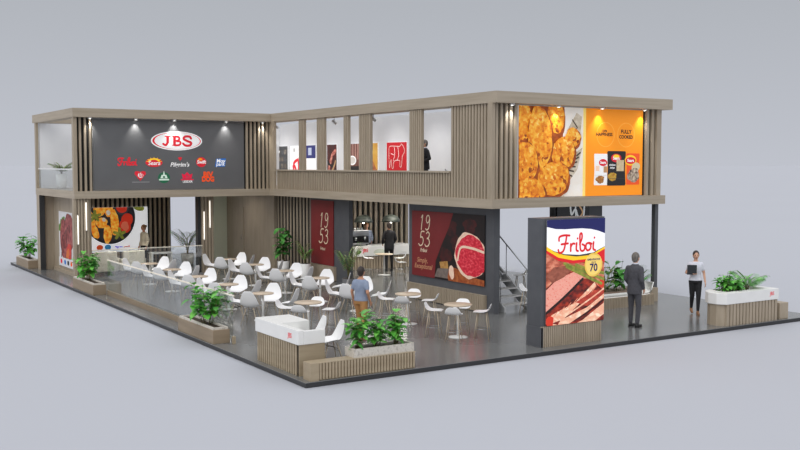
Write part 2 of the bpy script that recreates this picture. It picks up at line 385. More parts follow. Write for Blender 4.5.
a.build('oval_emblem', r)['label'] = 'white oval emblem with red letters'
def logo(lbl, fn):
    a = Art(); fn(a); o = a.build('logo', r); o['label'] = lbl
def L1(a):
    x, y = jp(117.3,166.5); script(a,x,y,18*ux,9*uy,.05,RED,0)
def L2(a):
    x, y = jp(152.3,162); a.ell(x,y-.2*uy,8.4*ux,4.6*uy,RED,1)
    for i in range(7):
        t = PI*(i+.5)/7; q = .16
        a.poly([(x+5.6*ux*cos(t-q),y+3.4*uy*sin(t-q)),(x+8.6*ux*cos(t),y+5.6*uy*sin(t)),(x+5.6*ux*cos(t+q),y+3.4*uy*sin(t+q))],YEL,2)
    a.ell(x,y+1.6*uy,5.4*ux,2.6*uy,YEL,3); a.ell(x,y+.7*uy,4*ux,2.0*uy,RED,4); a.ell(x,y-1*uy,7*ux,2.3*uy,RED,5); a.text('Seara',x,y-.9*uy,.2,INKW,6,.2,.003)
def L3(a):
    x, y = jp(178,164.5); a.text("Pilgrim's",x,y,.21,INKW,0,.25,.004); x, y = jp(178.5,157.8); a.ell(x,y,1.9*ux,1.5*uy,RED,0,wob=.12,seed=2); a.rect(x-.3*ux,y-2.4*uy,x+.3*ux,y,RED,0)
def L4(a):
    x, y = jp(200.3,161.7); a.ell(x,y,5.3*ux,5.2*uy,RED,0); a.ell(x-1*ux,y+3*uy,2.2*ux,1.2*uy,ORANGE,1); a.text('Swift',x,y,.17,INKW,2,.15,.005)
def L5(a):
    x, y = jp(220.5,162); a.poly([(x-6*ux,y-4.6*uy),(x+4.8*ux,y-4.6*uy),(x+6*ux,y+4.4*uy),(x-4.4*ux,y+4*uy)],BLUE,0); a.text('Moy',x+.3*ux,y+1.5*uy,.19,INKW,1,.15,.005); a.text('park',x-.2*ux,y-2.0*uy,.18,INKW,1,.15,.004)
def L6(a):
    x, y = jp(138.6,176)
    a.poly([(x,y-5*uy),(x+5.6*ux,y+2*uy),(x+5*ux,y+4.6*uy),(x+2.4*ux,y+5*uy),(x,y+4.2*uy),(x-2.4*ux,y+5*uy),(x-5*ux,y+4.6*uy),(x-5.6*ux,y+2*uy)],RED,0)
    a.ell(x+.3*ux,y+.6*uy,2.7*ux,2.6*uy,INKW,1); a.text('JB',x+.3*ux,y+.6*uy,.2,RED,2,.2,.004); a.rect(x-8*ux,y-6.6*uy,x+9*ux,y-6.0*uy,P('ink_grey',170,170,172),0)
def L7(a):
    x, y = jp(162,178); a.ell(x,y,6*ux,5.6*uy,GRN,0); pale = P('ink_mint',206,226,212)
    a.poly([(x-3.6*ux,y-.6*uy),(x+3.6*ux,y-.6*uy),(x+2.4*ux,y+3*uy),(x-2.4*ux,y+3*uy)],pale,1); a.poly([(x-.9*ux,y+3*uy),(x+.9*ux,y+3*uy),(x+.2*ux,y+7*uy),(x-.2*ux,y+7*uy)],pale,1)
    a.rect(x-5*ux,y-2.8*uy,x+5*ux,y-1.2*uy,pale,1); a.rect(x-1*ux,y-.2*uy,x+1*ux,y+1.6*uy,GRN,2)
def L8(a):
    x, y = jp(185.5,177); pk = P('ink_crimson',226,24,66)
    a.poly([(x-4.4*ux,y-2.2*uy),(x+4.4*ux,y-2.2*uy),(x+5.6*ux,y+3.2*uy),(x+2.6*ux,y+2*uy),(x,y+5*uy),(x-2.6*ux,y+2*uy),(x-5.6*ux,y+3.2*uy)],pk,0)
    a.rect(x-.6*ux,y-1*uy,x+.2*ux,y+1.6*uy,CHAR,1); a.rect(x+1.6*ux,y-1*uy,x+2.2*ux,y+1*uy,CHAR,1); a.rect(x-6.4*ux,y-3.8*uy,x+6.6*ux,y-2.6*uy,pk,0); a.text('LEEDER',x+.4*ux,y-5.4*uy,.11,INKW,1,0,.002)
def L9(a):
    x, y = jp(207.2,177.5); a.text('BIV',x,y+2.3*uy,.27,ORR,0,0,.014,.95); a.text('DOG',x,y-2.6*uy,.24,ORR,0,0,.014,.85)
for l, f in (('red script logo',L1),('red and yellow oval logo with sun rays',L2),('white script logo under a red mark',L3),('red round logo',L4),('blue square logo',L5),('red heart logo',L6),('green round logo',L7),('crimson crown logo',L8),('orange two line logo',L9)): logo(l, f)

# 2. food billboard on the upper front
w, h = 4.62, 2.44
r = board('food_billboard', 'wide upper billboard, fried chicken photo beside orange panel with three snack bags', 'billboard', (8.54,YF+.06,3.13), 0, w, h, .06, INKW)
u0 = 2.3
a = Art((0,0,u0,h)); a.rect(0,0,u0,h,P('photo_paper',238,234,228,n=(2.2,(226,218,206))),0)
pap = P('photo_newsprint',176,160,134,n=(6,(214,204,186))); ink = P('photo_newsprint_ink',74,58,44)
a.poly([(1.45,.5),(2.0,1.2),(2.28,1.35),(2.1,.75),(1.75,.35)],pap,1); a.poly([(1.7,1.8),(2.05,2.3),(2.25,2.2),(2.2,1.7)],pap,1); a.poly([(1.0,0),(1.3,.28),(1.6,0)],pap,30)
for i in range(6): a.stroke([(1.72+.07*i,.62+.1*i),(1.9+.06*i,.56+.13*i)],.045,ink,2,n=1)
a.stroke([(1.9,2.1),(2.08,1.9),(2.0,1.78)],.04,ink,2,n=1)
a.poly([(0,0),(1.5,0),(1.75,.6),(1.5,1.2),(1.6,2.0),(1.4,h),(0,h)],FRYD,2)
FRYL = P('photo_fried_light',240,158,44,n=(7,(250,186,66),(255,214,120))); FRYM = P('photo_fried_mid',214,116,16,n=(8,(236,146,30)))
pcs = [(1.3,2.2,.3,.5,.1),(.12,1.95,.36,.62,0),(1.9,1.62,.27,.27,0),(1.55,1.2,.42,.44,-.5),(.72,1.6,.42,.86,.06),(.2,.95,.44,.56,.2),(1.2,.5,.56,.46,.2),(.36,.17,.52,.36,-.1)]
for i, (x,y,rx,ry,rot) in enumerate(pcs):
    rd = random.Random(i+40); k = 3+i*5
    a.ell(x+.03,y-.05,rx*1.06,ry*1.06,FRYD,k,rot,.03,48,i); a.ell(x,y,rx*.99,ry*.99,FRY,k+1,rot,.03,48,i+9)
    for j in range(46):
        t, q = rd.uniform(0,6.3), rd.random()**.5*.86; px, py = rx*q*cos(t), ry*q*sin(t)
        up = (-px*.3/rx+py/ry)*.8+rd.uniform(-.5,.5); c = FRYL if up > .25 else FRYM if up > -.25 else FRY if up > -.6 else FRYD
        a.ell(x+px*cos(rot)-py*sin(rot),y+px*sin(rot)+py*cos(rot),rd.uniform(.03,.085),rd.uniform(.025,.06),c,k+2,rd.uniform(0,3),.14,12,j)
a.build('chicken_print', r)
a = Art(); a.rect(u0,0,w,h,ORANGE,0); a.rect(u0,0,u0+.1,h,P('ink_pale_yellow',250,222,120),1)
line = P('ink_light_orange',253,176,60)
for cx in (3.15,3.95):
    a.stroke([(cx+.34*cos(t*PI/12),1.72+.34*sin(t*PI/12)) for t in range(25)],.02,line,1,n=1)
a.text('100%',3.1,1.82,.1,INKB,2,0,.002); a.text('HAPPINESS',3.1,1.72,.13,INKB,2,0,.004); a.text('FULLY',3.95,1.81,.15,INKB,2,0,.005); a.text('COOKED',3.95,1.66,.13,INKB,2,0,.005)
a.build('slogan_print', r)
def bag(x0, x1, y0, y1, col, tilt, nm, lbl, content):
    a = Art(); x = lambda t: x0+(x1-x0)*t; y = lambda t: y0+(y1-y0)*t
    a.poly([(x(.03),y(0)),(x(.97),y(0)),(x(1),y(.04)),(x(.96),y(.5)),(x(1),y(.96)),(x(.97),y(1)),(x(.03),y(1)),(x(0),y(.96)),(x(.04),y(.5)),(x(0),y(.04))],col,2)
    content(a, x, y); o = a.build('bag_print', r); o['label'] = lbl
SK = P('photo_snack',160,84,30,n=(16,(220,160,80)))
def c1(a,x,y): a.ell(x(.66),y(.72),.16,.1,RED,3); a.text('Seara',x(.66),y(.72),.1,INKW,4,0,.004); a.rect(x(.12),y(.45),x(.4),y(.62),P('ink_peach',244,206,180),3); a.rect(x(.7),y(.4),x(.95),y(.6),P('ink_tan',214,160,110),3); a.ell(x(.45),y(.18),.16,.11,SK,3,0,.08); a.rect(x(.05),y(.3),x(.95),y(.31),P('ink_silver',206,206,206),3)
def c2(a,x,y): a.ell(x(.48),y(.8),.2,.12,RED,3); a.ell(x(.48),y(.84),.12,.06,YEL,4); a.text('Seara',x(.48),y(.79),.12,INKW,5,0,.004); a.rect(x(.5),y(.42),x(.9),y(.74),P('photo_fillet',222,196,150,n=(10,(240,222,184))),3); a.text('chicken',x(.28),y(.6),.08,INKW,4,0,.002); a.text('strips',x(.28),y(.52),.08,INKW,4,0,.002); a.ell(x(.28),y(.26),.17,.12,P('photo_pasta',226,190,70,n=(14,(190,120,30))),3,0,.06); a.rect(x(0.02),y(.2),x(.98),y(.21),P('ink_dim',60,60,60),3)
def c3(a,x,y): a.ell(x(.32),y(.78),.23,.15,YEL,3); a.ell(x(.32),y(.77),.2,.1,RED,4); a.text('Seara',x(.32),y(.77),.12,INKW,5,0,.004); a.ell(x(.72),y(.56),.17,.13,P('photo_bowl',240,222,180),3,.3); a.ell(x(.55),y(.3),.24,.2,P('photo_chocolate',74,36,20,n=(12,(236,216,190))),4,.3,.07)
bag(2.72,3.24,.3,1.18,INKW,0,'a','white snack bag',c1); bag(3.22,3.95,.28,1.26,P('ink_bag_black',34,32,34),0,'b','black snack bag',c2); bag(3.97,4.5,.3,1.2,P('ink_bag_red',236,84,28),0,'c','orange red snack bag',c3)

# 3. lit kiosk at the front edge
r = thing('advertising_totem', 'charcoal freestanding totem with script lettering over sliced roast beef at platform edge', 'totem', (5.93,.34,0))
b = MB(); b.box(.02,1.88,.03,.5,.44,2.83,FRAME); b.build('cabinet', r)
b = MB(); b.box(.0,.06,.0,.5,0,.44,FRAME); b.box(.06,1.8,.03,.5,0,.44,W); slats(b,'x',.0,1.8,0,.03,0,.46,.055,.7,W); b.build('base', r)
X0, X1, z0, z1 = .12, 1.85, .47, 2.8
pw, ph = X1-X0, z1-z0
E = .4
def LP(nm, r_, g_, b_, n=None): return P('lit_'+nm, r_, g_, b_, E, n)
lw_, lnavy, lred, lyel = LP('white',244,244,246), LP('navy',22,26,88), LP('red',214,26,34), LP('yellow',246,200,30)
lbeef = LP('beef',126,58,38,((5,5,9),(190,100,76),(222,150,120))); lslice = LP('slice',244,206,176,((5,5,9),(232,164,132),(250,226,200)))
ldark = LP('crust',36,10,8,((5,5,8),(112,26,16),(170,52,28))); lherb = LP('herb',96,112,38,((10,10,10),(150,150,60))); lgold = LP('gold',196,150,40,(2,(246,216,110)))
s = box('screen', X0, X1, -.002, .04, z0, z1, FRAME, r)
a = Art((X0,z0,X1,z1)); q = lambda x, y: (X0+x*pw, z0+y*ph)
a.poly([q(0,0),q(1,0),q(1,.66),q(.8,.6),q(.4,.58),q(.15,.64),q(0,.7)],lbeef,5)
a.poly([q(0,.34),q(.2,.44),q(.5,.5),q(.64,.45),q(.62,.41),q(.0,.13)],LP('rare',222,140,124,((14,14,20),(236,164,146),(206,116,102))),6)
a.stroke([q(0,.345),q(.22,.45),q(.5,.505)],.03,ldark,7); a.stroke([q(-.02,.11),q(.3,.255),q(.62,.42)],.06,LP('black_crust',26,10,8),8)
a.poly([q(0,.47),q(.12,.55),q(.38,.56),q(.5,.54),q(.3,.45),q(.1,.4)],LP('sear',120,60,44,((8,8,12),(160,92,72))),7)
a.poly([q(0,.08),q(0,.12),q(.3,.24),q(.62,.42),q(.72,.42),q(.98,.3),q(1,.0),q(0,0)],ldark,7)
a.poly([q(0,.05),q(.1,.1),q(.5,.2),q(.83,.38),q(.86,.34),q(.6,.2),q(.3,.05),q(.1,.02),q(0,.02)],lslice,8)
a.poly([q(.1,.02),q(.2,.0),q(.24,.04),q(.7,.14),q(1,.26),q(1,.22),q(.7,.1),q(.3,-.03),q(.1,-.04)],lslice,9)
a.poly([q(.3,-.05),q(.62,.02),q(1,.17),q(1,.06),q(.8,-.02),q(.5,-.1)],lslice,9)
a.stroke([q(.08,.035),q(.3,.07),q(.7,.2),q(1,.31)],.035,lslice,9); a.stroke([q(.3,-.01),q(.65,.07),q(1,.2)],.03,LP('black_crust',26,10,8),8)
for i in range(7): a.stroke([q(.12+.11*i,.075+.035*i),q(.2+.11*i,.13+.035*i)],.018,LP('grain',226,140,110),9,n=1)
a.poly([q(.5,.2),q(.83,.3),q(1,.3),q(1,.26),q(.7,.15)],LP('meat2',150,40,28,((7,7,11),(190,70,50))),8)
for p0, p1, p2 in (((.3,.58),(.6,.5),(1,.4)),((.34,.55),(.62,.46),(.95,.36)),((.5,.56),(.75,.5),(1,.46))): a.stroke([q(*p0),q(*p1),q(*p2)],.07,lherb,9)
a.ell(*q(.06,.04),.12,.12,LP('tomato',206,52,30),10,0,.06); a.ell(*q(.95,.36),.1,.09,LP('tomato',206,52,30),8,0,.06)
a.poly([q(0,.74),q(.12,.69),q(.3,.645),q(.5,.62),q(.7,.63),q(1,.70),q(1,.58),q(.7,.585),q(.45,.575),q(.2,.61),q(0,.69)],lred,11)
a.poly([q(0,.76),q(.12,.70),q(.3,.66),q(.5,.64),q(.75,.645),q(1,.72),q(1,.66),q(.72,.61),q(.45,.605),q(.2,.64),q(0,.715)],lyel,12)
a.poly([q(1,.70),q(.86,.66),q(1,.56)],lred,13)
a.poly([q(0,1),q(0,.75),q(.12,.705),q(.3,.67),q(.55,.655),q(.8,.67),q(1,.725),q(1,1)],lw_,13)
a.poly([q(0,1),q(0,.935),q(.15,.912),q(.3,.906),q(.45,.908),q(.6,.908),q(.75,.898),q(.88,.878),q(1,.85),q(1,1)],lnavy,14)
a.build('poster_print', s)
a = Art(); script(a, X0+.19*pw, z0+.655*ph, .64*pw, .2*ph, .048, lred, 16); a.build('script_lettering', s)['label'] = 'red script lettering'
a = Art(); cx, cy = q(.8,.55); a.ell(cx,cy,.27,.27,lgold,17); a.ell(cx,cy,.23,.23,LP('gold_light',238,206,110),18); a.text('AMBASSADOR',cx,cy+.12,.062,lnavy,19,0,.002); a.text('SINCE',cx,cy+.055,.05,lnavy,19,0,.001); a.text('70',cx,cy-.07,.24,lnavy,19,0,.007); a.build('gold_seal', s)['label'] = 'round gold seal with navy number'

# 4. two maroon billboards on the front wing
def numerals(r, x, y, sc):
    for ch, dx, dy, ww in (('1',0,.62,.5),('9',.36,.62,.5),('5',-.1,0,.56),('3',.303,0,.56)):
        a = Art(); digits(a,ch,x+dx*sc,y+dy*sc,ww*sc,.55*sc,.045*sc,CREAMI,2); a.build('numeral', r)['label'] = 'pale cream numeral'
w, h = 3.58, 1.93
r = board('beef_billboard', 'landscape maroon billboard with pale numerals beside a raw rolled beef joint photo', 'billboard', (8.02,8.69,.71), FACE_X, w, h, .02, DARKP)
a = Art((0,0,w,h))
a.poly([(1.4,0),(1.25,.6),(1.55,1.1),(1.7,1.6),(1.9,h),(w,h),(w,0)],DARKP,0)
for i,(x,y) in enumerate(((2.0,1.5),(2.3,1.1),(2.9,1.6),(1.75,.7))): a.ell(x,y,.3,.22,P('photo_ember',84,18,16,n=(4,(40,12,12))),1,0,.1,30,i)
a.poly([(1.2,.05),(1.35,.3),(1.9,.35),(2.0,.05)],P('photo_slate',110,98,92,n=(7,(140,126,118))),2)
a.poly([(1.5,.32),(1.45,.5),(1.85,.55),(1.9,.34)],P('photo_amber',176,120,56,n=(9,(206,160,90))),3)
a.poly([(1.85,.1),(1.95,.42),(2.4,.36),(3.0,.2),(w,.16),(w,0),(1.9,0)],P('photo_crust',150,62,26,n=(8,(198,112,56))),3)
a.ell(2.05,.25,.12,.2,FAT,4,.2,.05)
a.ell(2.93,.78,.74,.63,FAT,5,-.15,.03,50,3); a.ell(2.95,.78,.68,.57,MEATR,6,-.15,.03,50,5)
a.stroke([(2.35,.62),(2.5,.98),(3.0,1.0),(3.58,.92)],.07,FAT,7); a.poly([(2.45,.6),(2.56,.92),(3.0,.95),(3.58,.86),(3.58,.4),(3.2,.25),(2.7,.3)],MEATR,8)
a.build('beef_print', r)
a = Art((0,0,w,h)); a.poly([(0,0),(1.2,0),(1.25,.5),(1.55,1.0),(1.9,1.5),(2.12,h),(0,h)],MAROON,1.5); a.build('maroon_print', r)
numerals(r,.42,.9,.78); tg = P('ink_tan_gold',206,150,110)
for tx, x, y, z, c, sh in (('Friboi',.62,.77,.15,CREAMI,.2),('Simply,',.55,.47,.2,tg,.25),('Exceptional',.6,.29,.2,tg,.25)): a = Art(); a.text(tx,x,y,z,c,2,sh,.003); a.build('lettering', r)
w, h = 1.66, 2.24
r = board('numeral_billboard', 'tall narrow maroon billboard with pale numerals between slats and charcoal panel', 'billboard', (8.02,15.29,.52), FACE_X, w, h, .02, MAROON)
a = Art(); a.rect(0,0,w,h,MAROON,0); a.build('maroon_print', r)
numerals(r,.68,.75,.9); a = Art(); a.text('Friboi',.88,.55,.15,CREAMI,2,.2,.003); a.build('lettering', r)

# 5. screen wall in the left wing and steak poster on its side
w, h = 2.36, 1.77
r = board('food_screen', 'bright screen showing fried nuggets and tomato on a black plate on slatted wall', 'screen', (2.2,22.915,.55), 0, w, h, .06, P('lit_panel',238,240,244,.5))
a = Art((0,0,w,h)); a.rect(0,0,w,h,P('lit_panel',238,240,244,.5),0); E0 = a.ell; a.ell = lambda x,y,rx,ry,*k,**q: E0(x*1.16+.02 if y > .3 else x,(y-.3)*1.04+.34 if y > .3 else y,rx*1.16 if y > .3 else rx,ry*1.04,*k,**q)
a.ell(.72,1.28,.86,1.0,P('lit_plate',26,26,30,.2,(4,(42,42,48))),1,0,0,60); a.ell(.72,1.3,.78,.92,P('lit_plate_inner',40,40,46,.2,(4,(52,52,60))),2,0,0,60)
lf = P('lit_fried',206,100,14,.45,(9,(244,160,40),(252,196,90)))
for i,(x,y,rx,ry,rot) in enumerate(((.12,1.05,.1,.5,.15),(.36,1.62,.2,.28,.1),(.42,1.1,.2,.2,0),(.62,.66,.14,.36,0),(.86,1.1,.14,.5,.05),(.68,1.6,.14,.3,-.1),(.22,.75,.1,.25,.3))): a.ell(x,y,rx,ry,lf,4+i,rot,.05,36,i)
a.ell(.65,1.48,.07,.1,P('lit_white_meat',246,240,226,.2),12,.4); a.ell(.5,1.22,.06,.08,P('lit_white_meat',246,240,226,.2),12,.4)
lt = P('lit_tomato',206,42,30,.4,(9,(236,96,70)))
a.ell(1.12,1.62,.24,.24,P('lit_bowl',70,70,76,.2),5); a.ell(1.12,1.64,.19,.18,lt,6,0,.03); a.ell(1.3,1.2,.2,.24,lt,5,0,.02); a.ell(1.22,.95,.2,.26,lt,6,.3,.02); a.ell(1.22,.95,.13,.18,P('lit_tomato_flesh',238,120,90,.22),7,.3,.05)
lg = P('lit_herb',60,150,60,.4,(9,(96,186,84)))
for x, y in ((.2,1.36),(1.02,.66)):
    for i in range(5):
        t = i*1.26+.3; a.ell(x+.11*cos(t),y+.11*sin(t),.13,.06,lg,14,t,.05)
a.ell(1.72,1.62,.19,.1,lg,3,-.15,.04)
for i,(c,x) in enumerate(((P('lit_orange',240,90,30,.2),.42),(P('lit_blue',60,150,206,.2),.74),(P('lit_violet',110,90,220,.2),1.16),(P('lit_brick',200,100,80,.2),1.5))):
    if i == 2: a.text('Pilgrim',x,.2,.12,c,15,.2,.004)
    elif i == 3: a.text('swift',x,.2,.13,c,15,.2,.004)
    else: a.ell(x,.2,.13,.1,c,15)
a.build('food_print', r)
w, h = 2.05, 2.02
r = board('steak_poster', 'steak poster with three small logos on the left outer wood wall', 'poster', (.87,22.0,.25), FACE_X, w, h, .02, INKW)
a = Art((0,0,w,h)); a.rect(0,0,w,h,P('photo_pale',226,224,226,n=(2,(240,240,242))),0); a.ell(.5,1.5,.45,.3,HERB,1,.3,.15)
for i,(x,y,rx,ry,rot) in enumerate(((.75,.95,.55,.85,.25),(1.5,1.3,.7,.7,.2))): a.ell(x,y,rx,ry,BEEFD,2+2*i,rot,.03,40,i); a.ell(x,y,rx*.93,ry*.93,P('photo_steak',104,32,34,n=((6,6,6),(160,72,70),(186,106,100))),3+2*i,rot,.04,40,i+4)
sk1, sk2 = P('photo_steak_crust',44,14,12), P('photo_steak_rare',214,120,112,n=(9,(180,70,70)))
for i in range(6): a.stroke([(.35+.25*i,.3+.2*i),(.45+.24*i,.8+.15*i),(.6+.22*i,1.15+.1*i)],.07,sk1,7); a.stroke([(.45+.25*i,.4+.2*i),(.55+.24*i,.85+.13*i),(.7+.2*i,1.1+.1*i)],.06,sk2,8)
a.ell(1.5,.6,.35,.3,TOM,9,0,.1); a.ell(1.3,.5,.25,.15,P('photo_pepper',226,116,40),10,.5,.1); a.rect(0,0,w,.32,P('photo_strip',236,236,240),11)
for c, x in ((RED,.35),(BLUE,.9),(INKB,1.35),(ORR,1.8)): a.ell(x,.17,.14,.09,c,12)
a.build('steak_print', r)
# 6. gallery posters upstairs (hang on the white gallery wall)
gp = [('P1',23.45,1.06,'charcoal poster of small pictures on white gallery wall nearest the inner corner','charcoal'),
      ('P2',22.15,.9,'white poster with a red swirl on the gallery wall','swirl'),
      ('P3',20.65,.85,'poster with navy top over white and orange on the gallery wall','navy'),
      ('P4',18.8,.78,'dark red grilled meat poster on the gallery wall','meat'),
      ('P5',17.2,.95,'brown striped poster with white round emblem on the gallery wall','stripe'),
      ('P6',15.75,.85,'orange and amber food poster on the gallery wall','amber'),
      ('P7',14.27,1.33,'large red poster with white line drawing of a cow upstairs','cow')]
for k, y, w, lbl, kind in gp:
    h = 1.35; r = board('gallery_poster', lbl, 'poster', (10.57,y,3.45), FACE_X, w, h, .03, INKW, group='posters in the upper gallery')
    a = Art((0,0,w,h))
    if kind == 'charcoal':
        a.rect(0,0,w,h,P('ink_slate',70,70,74),0)
        for i in range(3):
            for j in range(4): a.rect(.1+.3*i,.1+.3*j,.34+.3*i,.3+.3*j,P('photo_thumb%d'%((i+j)%3),*((120,110,100),(90,96,104),(150,140,130))[(i+j)%3],n=(6,(70,64,60))),1)
        a.ell(.2,1.12,.08,.06,INKW,2)
    elif kind == 'swirl': a.stroke([(.65,.75),(.35,.6),(.55,.35),(.4,.15),(.3,.5)],.14,RED,1); a.stroke([(.75,.8),(.8,.4),(.62,.2)],.12,RED,1); a.rect(.3,1.1,.5,1.25,P('ink_silver',206,206,206),1)
    elif kind == 'navy': a.rect(0,.82,w,h,NAVY,1); a.rect(.2,.95,.5,1.25,P('ink_pale_blue',190,200,226),2); a.rect(0,.05,w,.2,P('photo_sunset',236,150,40),1); a.rect(0,0,w,.06,P('ink_plum',96,40,60),2)
    elif kind == 'meat': a.rect(0,0,w,h,P('photo_embers',92,24,22,n=(5,(40,22,18))),0); a.stroke([(.1,.3),(.4,.9),(.7,1.1)],.16,BEEF,1); a.stroke([(.0,.7),(.4,.5),(.75,.75)],.1,INKB,2); a.stroke([(.15,.05),(.5,.4),(.7,.7)],.1,P('photo_grill',190,150,110),3)
    elif kind == 'stripe':
        a.rect(0,0,w,h,P('photo_boards',104,62,52,n=((9,9,1.5),(140,96,84))),0); a.rect(0,.35,w,.5,INKB,1)
        for i in range(5): a.rect(.05+.19*i,.75,.13+.19*i,h,P('ink_dusty_rose',186,140,130),1)
        a.ell(w*.45,.72,.3,.18,INKW,3); a.ell(w*.45,.72,.24,.13,P('ink_soft',220,214,208),4); a.ell(w*.5,.2,.4,.12,P('photo_rose_meat',190,90,90,n=(6,(220,140,130))),3,0,.1)
    elif kind == 'amber': a.rect(0,0,w,h,P('photo_amber_light',222,160,60,n=(2.5,(236,190,90))),0); a.poly([(0,0),(w,0),(w,.3),(.45,.75),(0,.85)],P('photo_amber_meat',150,80,50,n=(5,(206,130,80))),1)
    else:
        a.rect(0,0,w,h,P('ink_scarlet',214,26,40),0)
        a.stroke([(.18,.45),(.15,1.1),(.3,1.22),(.85,1.2),(1.0,1.28),(1.2,1.05),(1.05,.85),(.98,.5),(.88,.5),(.86,.7),(.5,.68),(.46,.45),(.36,.45),(.3,.75),(.2,.45)],.03,P('ink_pink_white',244,206,200),1,n=3)
        a.stroke([(.5,1.2),(.55,.95),(.45,.7)],.02,INKW,1); a.stroke([(.3,.95),(.5,.9)],.02,INKW,1); a.stroke([(.75,1.2),(.8,.9),(.7,.7)],.02,INKW,1); a.text('Friboi',.7,.2,.2,INKW,1,.2,.01)
    a.build('picture_print', r)
# screen on the dark column behind the totem
r = board('black_screen', 'black display with white swirl on grey column behind the lit totem', 'screen', (10.97,5.54,.6), 0, 1.25, 2.22, .05, BLACK)
a = Art((0,0,1.42,2.22))
wg = P('lit_swirl',210,214,216,.3)
a.stroke([(.5,2.2),(.55,1.95),(.7,2.1),(.8,1.9),(1.0,1.85),(1.05,2.2)],.06,wg,1); a.stroke([(.7,2.22),(.75,1.7),(.95,1.5)],.05,wg,1); a.stroke([(.85,2.2),(.98,2.0),(.8,1.8)],.05,P('lit_swirl_tan',200,160,120,.3),2); a.build('swirl_print', r)

# ------------------------------------------------------------------ lamps of the building, added fill panels
def spot(parent, loc, target, energy, size, blend=1, rad=.012, col=(1,.97,.92)):
    l = bpy.data.lights.new('spot', 'SPOT'); l.energy = energy; l.spot_size = size; l.spot_blend = blend; l.shadow_soft_size = rad; l.color = col
    o = bpy.data.objects.new('spot_beam', l); C.objects.link(o); o.parent = parent; o.location = loc
    o.rotation_euler = (Vector(target)-Vector(loc)).to_track_quat('-Z','Y').to_euler()
def downlight(x, y, z, tgt, energy, size, label, group):
    r = thing('downlight', label, 'downlight', (x,y,z), 0, group)
    b = MB(); b.lathe([(.065,0),(.065,-.05),(.05,-.05),(.05,-.03)], WHITE, 16); b.build('housing', r)
    b = MB(); b.lathe([(.045,-.031),(.045,-.045),(.02,-.052)], LAMP, 16); b.build('lens', r)
    spot(r, (0,0,-.06), tgt, energy, size)
on = ['first','second','third','fourth','fifth']
for i, x in enumerate((.94,2.51,3.89,5.83,7.27)):
    downlight(x, 17.71, ZR0, (0,.06,-.5), 48, math.radians(80), f'small roof downlight over the charcoal sign wall, {on[i]} from the outer corner', 'downlights over the charcoal sign')
for i, x in enumerate((8.2,9.8,11.4,13.06)):
    downlight(x, 4.2, ZR0, (0,.06,-.5), 48, math.radians(80), f'small roof downlight above the chicken billboard, {on[i]} from the slatted corner', 'downlights over the food billboard')
for i, y in enumerate((22.6,20.4,18.2,16.0,13.6,11.0)):
    r = thing('track_spotlight', f'white gallery spotlight on the inner roof beam, {(on+["sixth"])[i]} from the inner corner', 'spotlight', (8.05,y,ZR0), 0, 'gallery spotlights')
    b = MB(); b.tube([(0,0,0),(0,0,-.12)],.012,GREYW); b.build('stem', r)
    b = MB(); b.tube([(-.06,0,-.1),(.08,0,-.2)],.045,GREYW,12); b.build('lamp_head', r)
    spot(r, (.1,0,-.22), (1.9,0,-1.35), 120, math.radians(75), 1, .008, (1,.98,.95))
def fill_panel(x, y, z, sx, sy, label, group, m=FILL_GLOW):  # added glowing panel, brightens the rooms under the deck
    r = thing('added_fill_light', label, 'fill light', (x,y,z), 0, group)
    b = MB(); b.box(-sx/2-.03,sx/2+.03,-sy/2-.03,sy/2+.03,-.012,0,WHITE); b.build('frame', r)
    b = MB(); b.box(-sx/2,sx/2,-sy/2,sy/2,-.016,-.012,m); b.build('fill_diffuser', r)
for i, (x, y) in enumerate(((9.9,15.3),(12.0,15.3),(9.6,13.2),(12.0,13.2))): fill_panel(x,y,ZB0,.5,.9,('added fill light over bar counter, coffee machine side','added fill light over bar counter, open side','added fill light over bar stools by the charcoal panel','added fill light over bar stools, open side')[i],'added bar fill lights')
for i, (x, y) in enumerate(((2.6,18.75),(6.8,20.3))): fill_panel(x,y,ZB0,.5,.9,('added fill light over the cream lounge seats','added fill light before the plain wood wall')[i],'added left wing fill lights', mat('lounge_fill_glow', (1,.95,.87,1), .5, emit=30) if i == 0 else mat('hall_fill_glow', (1,.95,.87,1), .5, emit=9))
# light tubes on the slatted pillars
for nm, x, y, z0, z1 in (('lower tube light on the outer corner pillar',.47,17.69,1.31,2.32),('upper tube light on the outer corner pillar',.75,17.69,1.77,2.75),('lower tube light on the inner slatted pillar',5.3,18.63,1.21,2.29),('upper tube light on the inner slatted pillar',5.53,18.63,1.65,2.69)):
    r = thing('tube_light', nm, 'wall light', (x,y,z0), 0, 'vertical tube lights')
    b = MB(); b.tube([(0,0,.02),(0,0,z1-z0-.02)],.018,TUBE,12); b.build('tube', r)
    b = MB()
    for z in (0,z1-z0-.02): b.tube([(0,0,z),(0,0,z+.02)],.02,METAL,12)
    b.box(-.012,.012,.02,.03,.1,z1-z0-.1,METAL); b.build('end_caps', r)

# ------------------------------------------------------------------ reception desk, planters, railings
r = thing('reception_desk', 'white topped slatted reception desk at the front corner of the platform', 'desk', (.1,.13,0))
b = MB(); b.box(.075,.16,.5,2.34,0,.6,DARKGAP); slats(b,'y',.42,2.34,.05,.075,0,.6,.1,.6,WB)
b.box(.05,.6,.42,.52,0,.6,WB); b.box(.16,.78,2.26,2.34,0,.6,WB); b.box(.72,.78,1.6,2.26,0,.6,WB); b.build('body', r)
b = MB(); b.box(.02,.14,.4,2.36,.6,.88,WHITE); b.box(.14,.6,.4,.5,.6,.86,WHITE); b.box(.14,.8,1.45,2.36,.6,.88,WHITE); b.build('white_fascia', r, .01)
b = MB(); b.box(.14,.58,.5,1.45,.68,.72,WHITE); b.build('work_surface', r)
a = Art(); a.text('JBS',0,0,.13,RED,0,0,.002); o = a.build('lettering', r); o.location = (.02,.75,.74); o.rotation_euler = (0,0,FACE_X)
